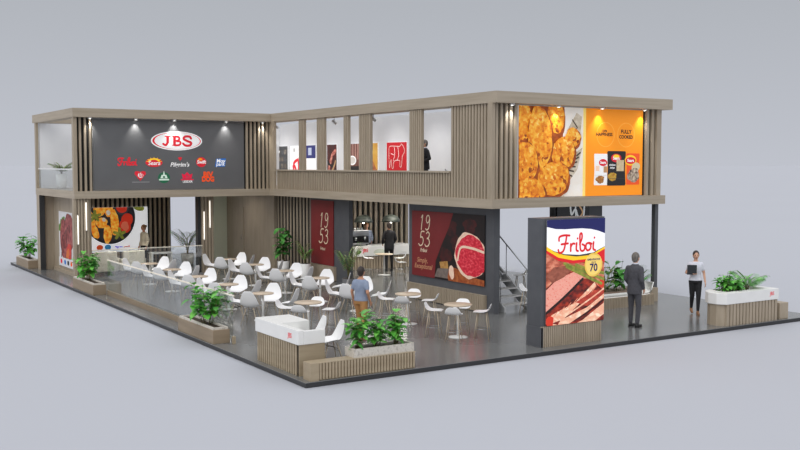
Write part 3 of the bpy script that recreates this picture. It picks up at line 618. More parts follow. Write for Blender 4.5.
r = thing('service_counter', 'white topped slatted counter with built in white planting trough beside walking woman', 'counter', (0,0,0))
b = MB(); pts = [(11.7,.14),(13.66,.14),(13.66,.8),(11.95,.8),(11.8,.76),(11.66,.64),(11.57,.48),(11.56,.28)]
b.prism(pts,0,.54,W); slats(b,'x',11.7,13.68,.08,.14,0,.54,.125,.72,W); b.build('body', r)
b = MB(); o_ = [(11.66,.06),(13.7,.06),(13.7,.86),(11.95,.86),(11.78,.82),(11.62,.68),(11.52,.5),(11.52,.25)]; i_ = [(11.9,.18),(13.3,.18),(13.3,.76),(12.0,.76),(11.94,.73),(11.86,.62),(11.82,.45),(11.83,.28)]
vs = [(x,y,.54) for x,y in o_]+[(x,y,.82) for x,y in o_]+[(x,y,.84) for x,y in i_]+[(x,y,.74) for x,y in i_]; fs = [tuple(range(8))[::-1], tuple(range(24,32))]
for k in range(3):
    for i in range(8): fs.append((k*8+i, k*8+(i+1)%8, k*8+8+(i+1)%8, k*8+8+i))
b.add(vs, fs, WHITE); b.build('white_top', r, .012)
b = MB(); rd = random.Random(3)
for i in range(70): b.sphere((rd.uniform(11.95,13.22),rd.uniform(.26,.68),.75+rd.uniform(0,.04)),rd.uniform(.03,.055),PEBBLE,8,(1,1,.6))
o = b.build('pebble_bed', r); o['kind'] = 'stuff'
a = Art(); a.text('JBS',13.42,.7,.13,RED,0,0,.002); o = a.build('lettering', r); o.location = (0,.06,0)
o = box('wooden_stool_box', 13.8, 14.15, .1, .45, 0, .42, W, None, .008); tag(o,'small wooden cube box at the outer end of the right white counter','box')
# corner planter
r = thing('corner_planter', 'low slatted corner planter with stone trough of three leafy bushes', 'planter', (0,0,0))
b = MB(); b.box(.13,2.44,.06,.34,0,.335,WB); slats(b,'x',.3,2.44,.03,.06,.02,.32,.066,.6,WB); b.box(.13,.3,.03,.06,0,.335,WB); b.box(.3,2.44,.03,.06,.32,.335,WB); b.build('wood_box', r)
def trough(x0,x1,y0,y1,z0,z1,name,par,t=.05,m=STONE):
    b = MB(); b.box(x0,x1,y0,y0+t,z0,z1,m); b.box(x0,x1,y1-t,y1,z0,z1,m); b.box(x0,x0+t,y0+t,y1-t,z0,z1,m); b.box(x1-t,x1,y0+t,y1-t,z0,z1,m); b.build(name,par)
    b = MB(); b.box(x0+t,x1-t,y0+t,y1-t,z0,z1-.04,SOIL); b.build('soil',par)
trough(1.08,2.43,.07,.44,.335,.5,'stone_trough',r)
b = MB(); b.box(1.1,2.41,.345,.43,0,.335,WB); b.build('back_panel', r)
def side_planter(y0,y1,lbl,rail=False):
    r = thing('edge_planter', lbl, 'planter', (0,0,0), 0, 'planters along the left edge')
    b = MB(); b.box(.04,.44,y0,y1,0,.31,WP); b.build('wood_box', r, .006); trough(.06,.42,y0+.04,y1-.04,.31,.36,'stone_rim',r,.05); return r
side_planter(4.6,6.85,'wooden edge planter with one big bush, left of the reception desk')
side_planter(14.35,16.8,'wooden edge planter with bush below the outer slatted pillar')
side_planter(23.5,25.7,'wooden edge planter behind the outer left wall, farthest from the reception desk')
# glass railings
r = thing('glass_railing', 'clear glass railing along the left platform edge between two edge planters', 'railing', (.48,0,0))
b = MB(); b.box(-.03,.03,6.9,14.3,0.0,.14,WP); b.box(-.03,.03,4.42,4.5,0,.16,WB); b.build('wood_curb', r)
for y0, y1 in ((4.5,6.85),(6.87,9.1),(9.12,11.35),(11.37,14.3)):
    b = MB(); b.box(-.006,.006,y0,y1,.14 if y0 > 6.8 else .02,1.06,GLASS); b.build('glass_panel', r)
b = MB(); b.box(-.015,.015,4.45,14.32,1.06,1.09,CREAM); b.build('top_rail', r)
r = thing('glass_railing', 'clear glass railing between outer and inner slatted pillars before the lounge', 'railing', (0,18.2,0))
b = MB(); b.box(.9,5.06,-.02,.02,0.0,.06,METAL); b.build('floor_channel', r)
for x0, x1 in ((.92,2.3),(2.32,3.68),(3.7,5.05)):
    b = MB(); b.box(x0,x1,-.006,.006,.06,1.04,GLASS); b.build('glass_panel', r)
b = MB(); b.box(.9,5.06,-.015,.015,1.04,1.07,CREAM); b.build('top_rail', r)
r = thing('glass_railing', 'clear glass balustrade with white rail on the upper left corner balcony', 'railing', (.44,0,ZB1))
b = MB(); b.box(-.006,.006,17.95,23.18,0,.72,GLASS); b.build('glass_panel', r)
b = MB(); b.box(-.02,.02,17.95,23.18,.72,.76,WHITE); b.build('top_rail', r)
# white bench with planter at the right, behind the suited man
r = thing('bench_planter', 'wooden bench planter with white moulded seat behind the grey suited man', 'bench', (-.18,0,0))
b = MB(); b.box(10.9,13.3,3.8,4.36,0,.3,W); slats(b,'x',10.9,13.3,3.77,3.8,0,.3,.06,.65,W); b.box(13.3,13.48,4.2,4.9,0,.4,W); b.box(10.9,13.9,4.62,4.95,0,.4,W); b.box(13.5,13.9,4.2,4.62,0,.4,W); b.build('wood_box', r)
b = MB()
prof = [(-1.22,.34),(-1.16,.14),(-1.05,.06),(-.9,.03),(.9,.03),(1.05,.06),(1.16,.14),(1.22,.34)]
top = [(12.1+x*1.0,.3+z) for x,z in prof]; bot = [(12.1+x*1.0-(.05 if abs(x)>1.1 else 0)*(1 if x<0 else -1)*-1,.3+max(z-.05,0) if abs(x)<1.1 else .3+z) for x,z in prof]
n = len(top); vs = [(x,3.82,z) for x,z in top]+[(x,3.82,z) for x,z in bot]+[(x,4.3,z) for x,z in top]+[(x,4.3,z) for x,z in bot]; fs = []
for i in range(n-1): fs += [(i,i+1,2*n+i+1,2*n+i)[::-1],(n+i,n+i+1,3*n+i+1,3*n+i),(i,n+i,n+i+1,i+1),(2*n+i,2*n+i+1,3*n+i+1,3*n+i)]
fs += [(0,2*n,3*n,n),(n-1,2*n-1,4*n-1,3*n-1)]
b.add(vs, fs, WHITE, True); b.build('white_seat', r)
b = MB(); b.box(11.0,13.28,4.37,4.6,.0,.36,mat('brown_gravel',srgb(140,118,104),.9,noise=((20,20,20),srgb(172,150,136),None,5))); b.build('soil', r)

# ------------------------------------------------------------------ plants
def leaf(mb, base, d, ln, wd, droop, m, fold=.25):
    d = Vector(d).normalized(); side = d.cross(Vector((0,0,1)))
    side = side.normalized() if side.length > .01 else Vector((1,0,0)); up = side.cross(d).normalized(); base = Vector(base)
    n = 4; L = []; Mi = []; R_ = []
    for i in range(n+1):
        t = i/n; p = base+d*ln*t-Vector((0,0,1))*droop*ln*t*t; w_ = wd*(sin(PI*min(1,t*.92+.06))**.8) if i < n else 0
        Mi.append(p); L.append(p+side*w_+up*fold*w_); R_.append(p-side*w_+up*fold*w_)
    vs = L+Mi+R_; fs = []
    for i in range(n): fs += [(i,i+1,n+2+i,n+1+i),(n+1+i,n+2+i,2*n+3+i,2*n+2+i)]
    mb.add(vs, fs, m, True)
def bush(parent, h, rad, nst, seed, kind='bright', ln=.2, wd=.06, per=9):
    rd = random.Random(seed); st = MB(); lf = MB()
    for i in range(nst):
        t = 2*PI*i/nst+rd.uniform(-.4,.4); q = rad*rd.uniform(.25,1); hh = h*rd.uniform(.55,1)
        p0 = Vector((.25*q*cos(t),.25*q*sin(t),-.04)); p1 = Vector((q*cos(t),q*sin(t),hh)); mid = (p0+p1)/2+Vector((0,0,.12*h))
        st.tube([p0,mid,p1],[.008,.006,.003],STEM,5)
        for j in range(per):
            s = .25+.75*(j+rd.random()*.6)/per; s = min(s,1); p = p0*(1-s)**2+mid*2*s*(1-s)+p1*s*s
            an = rd.uniform(0,2*PI); leaf(lf,p,(cos(an),sin(an),rd.uniform(-.1,.8)),ln*rd.uniform(.7,1.2),wd*rd.uniform(.8,1.2),rd.uniform(.2,.7),GREEN[kind if rd.random() < .7 else 'mid'])
    st.build('stem', parent); lf.build('foliage', parent)
def palm(parent, h, n, seed, ln=.7, kind='pale'):
    rd = random.Random(seed); st = MB(); lf = MB()
    for i in range(n):
        t = 2*PI*i/n+rd.uniform(-.3,.3); hh = h*rd.uniform(.45,.95); out = ln*rd.uniform(.45,.8); d = Vector((cos(t),sin(t),0)); pts = []
        for k in range(9):
            s = k/8; pts.append(d*(.02+out*s**1.5)+Vector((0,0,hh*(s**.75)-.32*hh*max(0,s-.55)**1.2)))
        st.tube(pts,[.009-.0008*k for k in range(9)],STEM,5)
        for k in range(3,9):
            for sg in (-1,1):
                for e in (0,.5):
                    p = pts[k-1].lerp(pts[k],e); sd = Vector((-d.y,d.x,0))*sg; leaf(lf,p,sd+d*.7+Vector((0,0,.25)),.2*(1-.4*abs(k-5)/4)*ln/.7*1.3,.016,.5,GREEN[kind if rd.random() < .75 else 'mid'])
    st.build('stem', parent); lf.build('foliage', parent)
def plant(label, loc, seed, **k):
    r = thing('leafy_bush', label, 'plant', loc, 0, 'bushes in planters'); bush(r, seed=seed, **k); return r
plant('bright green bush in corner planter, nearest the reception desk', (1.28,.26,.46), 1, h=.85, rad=.22, nst=10)
plant('bright green bush in corner planter, middle of three', (1.68,.26,.46), 2, h=.55, rad=.22, nst=10)
plant('bright green bush in corner planter, farthest from the reception desk', (2.12,.26,.46), 3, h=.76, rad=.24, nst=11)
plant('big bright bush in edge planter left of the reception desk', (.24,5.45,.33), 4, h=.95, rad=.5, nst=13, ln=.27, wd=.085)
plant('green bush in edge planter below the outer slatted pillar', (.24,15.7,.33), 5, h=.95, rad=.42, nst=13, ln=.27, wd=.08)
plant('green bush in edge planter behind the outer left wall', (.26,24.6,.33), 6, h=.95, rad=.42, nst=12, ln=.26, wd=.08)
plant('green bush at the left of the white counter trough', (12.1,.47,.76), 7, h=.6, rad=.2, nst=9, ln=.22, kind='bright')
plant('low green bush in the middle of the white counter trough', (12.5,.47,.76), 8, h=.36, rad=.24, nst=9, ln=.22)
r = thing('leafy_bush', 'spreading frond plant at the outer end of white counter trough', 'plant', (12.95,.47,.76), 0, 'bushes in planters'); palm(r,.62,9,9,.7,'bright')
r = thing('leafy_bush', 'broad leaf plant in the bench planter before the suited man', 'plant', (12.35,4.48,.34), 0, 'bushes in planters'); bush(r,.95,.3,7,11,'dark',.34,.13,5)
r = thing('leafy_bush', 'thin palm in the bench planter beside the suited man', 'plant', (13.22,4.5,.34), 0, 'bushes in planters'); palm(r,.85,9,12,.55,'mid')
r = thing('leafy_bush', 'pale palm in the bench planter next to the lit totem', 'plant', (11.85,4.48,.34), 0, 'bushes in planters'); palm(r,1.1,9,13,.5,'pale')
def potted(label, loc, prof, potm, fn, nm='potted_plant'):
    r = thing(nm, label, 'potted plant', loc); b = MB(); b.lathe(prof, potm, 20); b.build('pot', r)
    z = prof[-1][1]; b = MB(); b.lathe([(prof[-1][0]*.9,z-.03),(prof[-1][0]*.9,z+.002)], SOIL, 16); b.build('soil', r)
    fn(r, z)
    return r
def lifted(fn):
    def go(r, z):
        before = set(r.children); fn(r)
        for c in r.children:
            if c not in before: c.location.z = z
    return go
potw = [(.17,0),(.2,.05),(.22,.5)]
potted('upright dark green plant in square white pot against the slats', (7.5,16.5,0), potw, WHITE, lifted(lambda r: bush(r,1.3,.26,9,21,'dark',.36,.1,7)))
potted('yellowish palm in tall white pot before the narrow maroon billboard', (7.5,14.75,0), [(.14,0),(.15,.05),(.2,.55)], WHITE, lifted(lambda r: palm(r,1.0,10,22,.5)))
potted('bushy pale palm before the charcoal panel beside the bar', (7.55,11.75,0), [(.18,0),(.2,.05),(.22,.32)], CHAR, lifted(lambda r: palm(r,1.45,12,23,.62)))
potted('pale palm in white pot in the gap beside the screen wall', (5.85,21.9,0), [(.2,0),(.24,.05),(.26,.45)], WHITE, lifted(lambda r: palm(r,1.3,12,24,.95)))
potted('small plant in white pot on the upper left corner balcony', (1.0,22.0,ZB1+.004), [(.16,0),(.18,.05),(.21,.55)], WHITE, lifted(lambda r: palm(r,.55,11,25,.55)))

# ------------------------------------------------------------------ seating and tables
def shell_mesh(name, parent, prof, width, m=SHELL):
    """prof: (forward y, height z, half width, side lift) from the front lip to the top of the back; seat faces +y"""
    n, k = len(prof), 9; b = MB(); vs = []
    for (y, z, wdt, lift) in prof:
        for j in range(k):
            u = -1+2*j/(k-1); vs.append((u*wdt*width, y+.18*lift*u*u*(1 if z > .5*prof[-1][1] else 0), z+lift*u*u*(.35 if z > .5*prof[-1][1] else 1)))
    fs = [(i*k+j, i*k+j+1, (i+1)*k+j+1, (i+1)*k+j) for i in range(n-1) for j in range(k-1)]
    b.add(vs, fs, m, True); o = b.build(name, parent)
    s = o.modifiers.new('s','SOLIDIFY'); s.thickness = .012; s.offset = 0
    q = o.modifiers.new('q','SUBSURF'); q.levels = 1; q.render_levels = 1
    return bake(o)
def make_chair():
    r = thing('shell_chair', 'x', 'chair', (0,0,0))
    shell_mesh('seat_shell', r, [(.25,.43,.72,.0),(.21,.445,.86,.01),(.08,.43,.96,.05),(-.06,.42,1.0,.09),(-.16,.45,1.0,.12),(-.21,.54,.95,.12),(-.24,.64,.84,.09),(-.265,.74,.68,.05),(-.28,.82,.5,.025),(-.285,.86,.34,.01)], .255)
    for sx in (-1,1):
        for sy in (-1,1):
            b = MB(); b.tube([(sx*.1,sy*.1-.02,.415),(sx*.21,sy*.21-.02,.0)],[.012,.008],LEGW,6); b.build('leg', r)
    b = MB(); b.tube([(.12,.1,.36),(-.12,-.14,.3)],.005,DMETAL_SHADE,5); b.tube([(-.12,.1,.36),(.12,-.14,.3)],.005,DMETAL_SHADE,5)
    b.tube([(.15,.13,.24),(-.15,.13,.24)],.005,DMETAL_SHADE,5); b.tube([(.15,-.17,.24),(-.15,-.17,.24)],.005,DMETAL_SHADE,5); b.build('wire_brace', r)
    return r
def make_stool():
    r = thing('bar_stool', 'x', 'stool', (0,0,0))
    shell_mesh('seat_shell', r, [(.2,.61,.75,.0),(.16,.625,.9,.005),(.05,.615,.98,.02),(-.08,.61,1.0,.04),(-.15,.63,1.0,.06),(-.185,.68,.9,.05),(-.205,.74,.78,.035),(-.218,.785,.55,.02),(-.222,.8,.3,.0)], .2)
    for sx in (-1,1):
        for sy in (-1,1):
            b = MB(); b.tube([(sx*.1,sy*.1-.01,.6),(sx*.17,sy*.17-.01,.0)],[.013,.009],LEGW,6); b.build('leg', r)
    b = MB(); q = .15; b.tube([(q,q-.01,.22),(-q,q-.01,.22),(-q,-q-.01,.22),(q,-q-.01,.22),(q,q-.01,.22)],.007,METAL,6); b.build('footrest', r)
    return r
def make_table(rad, h, label, loc, group):
    r = thing('round_table', label, 'table', loc, 0, group)
    b = MB(); b.lathe([(rad-.01,h-.03),(rad,h-.02),(rad,h-.004),(rad-.004,h)],TABLEW,32); b.build('tabletop', r)
    b = MB(); b.lathe([(.03,.03),(.03,h-.03)],WHITE,14); b.build('column', r)
    b = MB(); b.lathe([(.23,0),(.23,.012),(.08,.03),(.03,.04)],WHITE,28); b.build('base', r)
    return r
chair0, stool0 = make_chair(), make_stool(); used = set()
def place(proto, x, y, face, label, group, z=0):
    if proto in used: o = copy_tree(proto)
    else: o = proto; used.add(proto)
    o.location = (x,y,z); o.rotation_euler = (0,0,face-PI/2); o['label'] = label; o['group'] = group; return o
ordn = ['nearest','second nearest','third nearest','fourth nearest','farthest']
rd = random.Random(5)
look = {45:'facing the camera',135:'facing right',225:'seen from behind',315:'facing left'}
rows = (('glass railing row', 2.42, (7.15,9.42,11.7,14.0,16.2)), ('maroon wall row', 5.28, (7.2,9.42,11.75,14.0,16.25)))
for rname, x, ys in rows:
    for i, y in enumerate(ys):
        make_table(.28,.71,f'round oak dining table, {ordn[i]} in the {rname}',(x,y,0),'round dining tables')
        for a in (45,135,225,315):
            t = math.radians(a+rd.uniform(-6,6)); q = .64+rd.uniform(-.03,.03)
            place(chair0, x+q*cos(t), y+q*sin(t), t+PI+rd.uniform(-.12,.12), f'white shell chair {look[a]}, {ordn[i]} dining table, {rname}', 'white dining chairs')
for nm, x, y in (('behind the reception desk',2.43,4.62),('behind the man in grey shirt',5.25,4.64),('nearest the lit totem',5.2,2.43)):
    make_table(.33,.775,f'round oak high table {nm}',(x,y,0),'round high tables')
    for a in (45,135,225,315):
        t = math.radians(a); place(stool0, x+.56*cos(t), y+.56*sin(t), t+PI, f'white low back bar stool {look[a]}, high table {nm}', 'white bar stools')
place(stool0, 11.15,7.42,math.radians(150),'white bar stool beyond the staircase, seen above the stair flight','white bar stools')
place(stool0, 8.95,4.4,math.radians(-60),'white bar stool at the foot of the staircase beside the lit totem','white bar stools')
make_table(.33,.775,'round white bar table in front of the bar counter',(10.5,14.35,0),'round high tables')
for a, nm in ((150,'coffee machine side'),(330,'suited man side')):
    t = math.radians(a); place(stool0, 10.5+.58*cos(t), 14.35+.58*sin(t), t+PI, f'white bar stool at the bar table before the counter, {nm}','white bar stools')
place(stool0, 10.2,12.75,math.radians(-25),'white bar stool near the landscape billboard edge, in front of the bar','white bar stools')
place(chair0, 1.22,2.1,math.radians(172),'white shell chair behind reception desk, nearer the dining tables','white dining chairs')
place(chair0, 1.27,1.42,math.radians(172),'white shell chair behind the reception desk, nearer the corner planter','white dining chairs')
# lounge seats in the left wing
def lounge(x, y, label):
    r = thing('lounge_armchair', label, 'armchair', (x,y,0), 0, 'cream lounge armchairs')
    b = MB(); b.box(-.38,.38,-.32,.38,.16,.42,CREAM); b.build('seat', r, .03)
    b = MB(); b.box(-.4,.4,-.42,-.3,.16,.9,CREAM); b.build('backrest', r, .04)
    for s in (-1,1): b = MB(); b.box(min(s*.36,s*.46),max(s*.36,s*.46),-.36,.36,.16,.6,CREAM); b.build('armrest', r, .03)
    for sx in (-1,1):
        for sy in (-1,1): b = MB(); b.tube([(sx*.3,sy*.28,.16),(sx*.33,sy*.31,0)],.014,LEGW,6); b.build('leg', r)
lounge(1.85,19.7,'cream lounge armchair below the bright screen, nearer the outer corner'); lounge(2.85,19.65,'cream lounge armchair below the bright screen, nearer the standing person')
r = thing('lounge_table', 'white low sideboard table behind the glass railing in the lounge', 'table', (3.95,19.6,0))
b = MB(); b.box(-.4,.4,-.2,.2,.7,.76,WHITE); b.build('tabletop', r, .008)
for s in (-1,1): b = MB(); b.box(s*.36-.03,s*.36+.03,-.18,.18,0,.7,WHITE); b.build('leg', r)

# ------------------------------------------------------------------ bar
r = thing('bar_counter', 'white fronted bar counter with small logos and slatted base', 'counter', (0,0,0))
b = MB(); b.box(10.3,12.95,16.45,17.0,0,.5,W); slats(b,'x',10.3,12.95,16.4,16.45,0,.5,.12,.55,W); b.build('body', r)
b = MB(); b.box(10.25,13.0,16.36,17.05,.5,.9,WHITE); b.build('white_fascia', r, .01)
a = Art(); a.text('JBS',10.9,.72,.18,RED,0,0,.003); a.ell(10.6,.66,.12,.06,HERB,0,.4); a.ell(11.5,.66,.25,.1,P('photo_mint',214,220,206),0,.1); o = a.build('print', r); o.location = (0,16.357,0)
r = thing('coffee_machine', 'chrome espresso machine on the end of the bar counter', 'coffee machine', (10.72,16.7,.9))
b = MB(); b.box(-.42,.42,-.2,.25,.05,.12,METAL); b.box(-.42,.42,.02,.25,.12,.55,METAL); b.box(-.42,.42,-.2,.25,.38,.6,METAL); b.build('body', r, .015)
b = MB(); b.box(-.4,.4,-.21,.0,.12,.36,BLACK); b.build('brew_bay', r)
for x in (-.2,.2): b = MB(); b.lathe([(.035,.22),(.04,.34)],METAL,12,(x,-.26)); b.tube([(x,-.26,.26),(x,-.42,.24)],.014,BLACK,6); b.build('portafilter', r)
b = MB()
for x in (-.25,-.1,.05,.2): b.lathe([(.04,.6),(.05,.68)],WHITE,12,(x,.0))
b.build('cup_row', r)
for x in (-.38,.38): b = MB(); b.lathe([(.03,0),(.03,.05)],BLACK,10,(x,-.1)); b.build('foot', r)
for i, (x, y) in enumerate(((10.95,16.6),(12.0,16.3))):
    r = thing('pendant_lamp', ('dark dome pendant lamp above the coffee machine','dark dome pendant lamp above the man at the bar')[i], 'pendant lamp', (x,y,.1), 0, 'pendant lamps over the bar')
    b = MB(); b.tube([(0,0,ZB0-.1),(0,0,1.98)],.008,BLACK,6); b.build('cord', r)
    b = MB(); b.lathe([(.36,1.7),(.35,1.78),(.28,1.89),(.15,1.96),(.04,1.99)],mat('lamp_shade_green_grey',srgb(70,76,70),.5),24); b.build('lamp_shade', r)
    b = MB(); b.sphere((0,0,1.68),.04,LAMP,10); b.build('bulb', r)

# ------------------------------------------------------------------ staircase
r = thing('staircase', 'open metal staircase with handrail rising behind the landscape billboard wall', 'staircase', (0,0,0))
n = 17; rise = ZB1/n; y0s, going = 4.95, .262
for x in (8.5,9.45):
    b = MB(); b.add([(x,y0s-.1,0),(x,y0s+.2,0),(x,y0s+going*n,ZB1-.32),(x,y0s+going*n,ZB1),(x,y0s-.1,.12)]+[(x+.05,y0s-.1,0),(x+.05,y0s+.2,0),(x+.05,y0s+going*n,ZB1-.32),(x+.05,y0s+going*n,ZB1),(x+.05,y0s-.1,.12)],
      [(0,4,3,2,1),(5,6,7,8,9),(0,1,6,5),(1,2,7,6),(2,3,8,7),(3,4,9,8),(4,0,5,9)],mat('stair_grey',srgb(206,208,210),.45,.2)); b.build('stringer', r)
for i in range(n-1):
    b = MB(); b.box(8.55,9.45,y0s+going*i,y0s+going*i+.28,rise*(i+1)-.03,rise*(i+1),GREYW); b.build('step', r)
for x in (8.525,9.475):
    b = MB(); sl = ZB1/(going*n); b.tube([(x,y0s,1.0),(x,y0s+going*n*.92,1.0+ZB1*.92)],.018,METAL); b.build('handrail', r)
    for k in range(5):
        yy = y0s+.1+k*.95; b = MB(); b.tube([(x,yy,sl*(yy-y0s)),(x,yy,1.0+sl*(yy-y0s))],.012,METAL,6); b.build('baluster', r)

# ------------------------------------------------------------------ people
def fuse(mb, name, parent, vox, smooth=6):
    o = mb.build(name, parent); m = o.modifiers.new('r','REMESH'); m.mode = 'VOXEL'; m.voxel_size = vox; m.use_smooth_shade = True
    s = o.modifiers.new('s','SMOOTH'); s.factor = .5; s.iterations = smooth
    return bake(o)
def ring(c, rx, ry, n=18, fwd=0): return [(c[0]+ry*cos(2*PI*k/n), c[1]+rx*sin(2*PI*k/n), c[2]) for k in range(n)]
def person(label, loc, heading, H, sex, skin, hair, top, bottom, shoe, pose, coat=False, short=False, bald=False, bun=False, collar=None):
    """local x = forward, y = left. pose: dict of joints in units of H/1.75"""
    k = H/1.75; r = thing('person', label, 'person', loc, heading)
    V = lambda p: (p[0]*k, p[1]*k, p[2]*k)
    sw = .18 if sex == 'm' else .16; hw = .085
    j = dict(hl=(0,hw,.92), hr=(0,-hw,.92), kl=(.02,.1,.5), kr=(.02,-.1,.5), al=(-.01,.1,.09), ar=(-.01,-.1,.09),
             sl=(-.01,sw-.01,1.385), sr=(-.01,-sw+.01,1.385), el=(-.04,sw+.06,1.15), er=(-.04,-sw-.06,1.15), wl=(.05,sw+.07,.9), wr=(.05,-sw-.07,.9), tl=.0, tr=.0, lean=0, head=0)
    j.update(pose)
    tors = [(.86,.15,.1),(.94,.17,.115),(1.04,.155,.105),(1.12,.142,.1),(1.22,.16,.112),(1.32,.178,.116),(1.39,.172,.104),(1.43,.14,.088),(1.46,.1,.072),(1.49,.062,.058)]
    if sex == 'f': tors = [(.86,.155,.105),(.93,.17,.115),(1.04,.135,.095),(1.1,.125,.088),(1.22,.145,.11),(1.31,.15,.112),(1.385,.145,.09),(1.425,.115,.075),(1.46,.08,.06),(1.49,.05,.05)]
    lean = j['lean']
    def tr(inf, lo=0, hi=9): return [ring((max(0,z-.95)*lean*k,0,z*k),(rx+inf)*k,(ry+inf)*k) for z, rx, ry in tors if lo <= z <= hi]
    b = MB(); b.loft(tr(0), skin); hx = .5*lean
    b.capsule(V((hx,0,1.46)),V((hx+.015,0,1.56)),.052*k,.05*k,skin)
    hc = (hx+.025,0,1.635); b.sphere(V(hc),.1*k,skin,18,(.98,.8,1.16)); b.sphere(V((hc[0]+.03,0,1.585)),.062*k,skin,14,(1,.85,.95))
    ch, sh_ = cos(j['head']), sin(j['head'])
    b.capsule(V((hc[0]+.095*ch,.095*sh_,1.63)),V((hc[0]+.112*ch,.112*sh_,1.607)),.011*k,.014*k,skin,8)
    for s in (-1,1): b.sphere(V((hc[0]-.005,s*.082,1.625)),.028*k,skin,10,(.7,.4,1.15))
    for s in 'lr':
        b.capsule(V(j['h'+s]),V(j['k'+s]),.082*k,.054*k,skin); b.capsule(V(j['k'+s]),V(j['a'+s]),.052*k,.034*k,skin)
        a = j['a'+s]; t = j['t'+s]; b.capsule(V((a[0],a[1],.05+max(0,a[2]-.09))),V((a[0]+.13,a[1],.03+max(0,a[2]-.09)-t)),.035*k,.028*k,skin)
        S_, E_, W_ = Vector(j['s'+s]), Vector(j['e'+s]), Vector(j['w'+s])
        b.capsule(V(S_),V(E_),.05*k,.038*k,skin); b.capsule(V(E_),V(W_),.037*k,.024*k,skin)
        d = (W_-E_).normalized(); sg = 1 if s == 'l' else -1; ac = Vector((1,0,0))-d*d.x; ac = ac.normalized() if ac.length > .1 else Vector((0,0,1)); cu = ac.cross(d).normalized()*(1 if s == 'r' else -1)
        if cu.y*sg > 0: cu = -cu
        for q in (-.025,0,.025): b.capsule(V(W_+d*.02+ac*q*.6),V(W_+d*.085+ac*q),.017*k,.014*k,skin,8)
        for fi, q in enumerate((.03,.01,-.01,-.03)):
            fl = (.07,.08,.075,.058)[fi]; p = W_+d*.085+ac*q; p1 = p+d*fl*.5+cu*.008; p2 = p1+d*fl*.42+cu*.022
            b.capsule(V(p),V(p1),.0095*k,.0088*k,skin,8); b.capsule(V(p1),V(p2),.0088*k,.0075*k,skin,8)
        p = W_+d*.035+ac*.03; p1 = p+d*.035+ac*.028+cu*.01; b.capsule(V(p),V(p1),.0125*k,.011*k,skin,8); b.capsule(V(p1),V(p1+d*.03+ac*.006+cu*.008),.011*k,.009*k,skin,8)
    fuse(b,'body',r,.0075*k,3)
    # eyes, mouth
    b = MB()
    for s in (-.034,.034): b.sphere(V((hc[0]+.088*ch-s*sh_,s*ch+.088*sh_,1.64)),.0105*k,BLACK,8)
    b.build('eyes', r)
    b = MB(); b.capsule(V((hc[0]+.088*ch+.02*sh_,-.02*ch+.088*sh_,1.572)),V((hc[0]+.088*ch-.02*sh_,.02*ch+.088*sh_,1.572)),.006*k,.006*k,mat('lip',srgb(170,92,84),.5),8); b.build('mouth', r)
    # hair
    b = MB(); b.sphere(V((hc[0]-.018,0,1.655)),.108*k,hair,18,(.98,.84,1.06))
    b.sphere(V((hc[0]-.05,0,1.6)),.08*k,hair,14,(.75,.95,1.0))
    if bun: b.sphere(V((hc[0]-.12,0,1.69)),.05*k,hair,12)
    o = fuse(b,'hair',r,.012*k,2)
    # trousers
    b = MB(); b.loft(tr(.012,.85,1.06), bottom)
    for s in 'lr':
        b.capsule(V(j['h'+s]),V(j['k'+s]),.1*k,.068*k,bottom); a = Vector(j['a'+s]); kk = Vector(j['k'+s]); b.capsule(V(kk),V(a+(kk-a).normalized()*.03),.066*k,(.05 if sex == 'm' else .042)*k,bottom)
    fuse(b,'trousers',r,.014*k,4)
    # top
    b = MB(); lo = .86
    if coat:
        rg = [ring((-.005*k,0,z*k),rx*k,ry*k) for z, rx, ry in ((.78,.178,.14),(.86,.18,.142),(.95,.176,.136))]
        b.loft(rg+[ring((max(0,z-.95)*lean*k,0,z*k),(rx+(.014 if z < 1.45 else .006))*k,(ry+(.026 if z < 1.45 else .01))*k) for z, rx, ry in tors if 1.0 < z < 1.5], top)
    else: b.loft(tr(.018,.9,1.465), top)
    for s in 'lr':
        S_, E_, W_ = Vector(j['s'+s]), Vector(j['e'+s]), Vector(j['w'+s])
        e = .012 if not coat else .014
        if short: b.capsule(V(S_),V(S_.lerp(E_,.6)),(.05+e)*k,(.045+e)*k,top)
        else:
            b.capsule(V(S_),V(E_),(.054+e)*k,(.043+e)*k,top); b.capsule(V(E_),V(E_.lerp(W_,.9)),(.042+e)*k,(.03+e)*k,top)
    fuse(b,'jacket' if coat else 'shirt',r,.014*k,4)
    if collar:
        b = MB(); b.loft([ring((hx*k,0,1.475*k),.066*k,.066*k),ring(((hx+.008)*k,0,1.515*k),.062*k,.062*k)],collar); b.build('collar', r)
    for s in 'lr':
        a = j['a'+s]; t = j['t'+s]; dz = max(0,a[2]-.09); b = MB(); b.capsule(V((a[0]-.02,a[1],.045+dz)),V((a[0]+.15,a[1],.036+dz-t)),.043*k,.036*k,shoe); b.box((a[0]-.055)*k,(a[0]+.17)*k,(a[1]-.034)*k,(a[1]+.034)*k,dz*k,(.022+dz)*k,shoe) if dz < .01 else None; b.capsule(V((a[0],a[1],.06+dz)),V((a[0],a[1],.1+dz)),.042*k,.038*k,shoe); fuse(b,'shoe',r,.01*k,2)
    return r
SKIN = mat('skin_light', srgb(214,164,136), .55, noise=((8,8,8), srgb(220,172,146), None, 3))
SKIN2 = mat('skin_tan', srgb(190,136,106), .55, noise=((8,8,8), srgb(198,146,116), None, 3))
HDARK = mat('hair_dark', srgb(44,36,34), .6, noise=((30,30,6), srgb(60,50,46), None, 4)); HGREY = mat('hair_grey', srgb(96,90,84), .7, noise=((30,30,6), srgb(130,124,118), None, 4)); HBROWN = mat('hair_brown', srgb(110,74,42), .6, noise=((30,30,6), srgb(138,98,60), None, 4)); HGING = mat('hair_ginger', srgb(150,96,56), .6, noise=((30,30,6), srgb(170,116,72), None, 4))
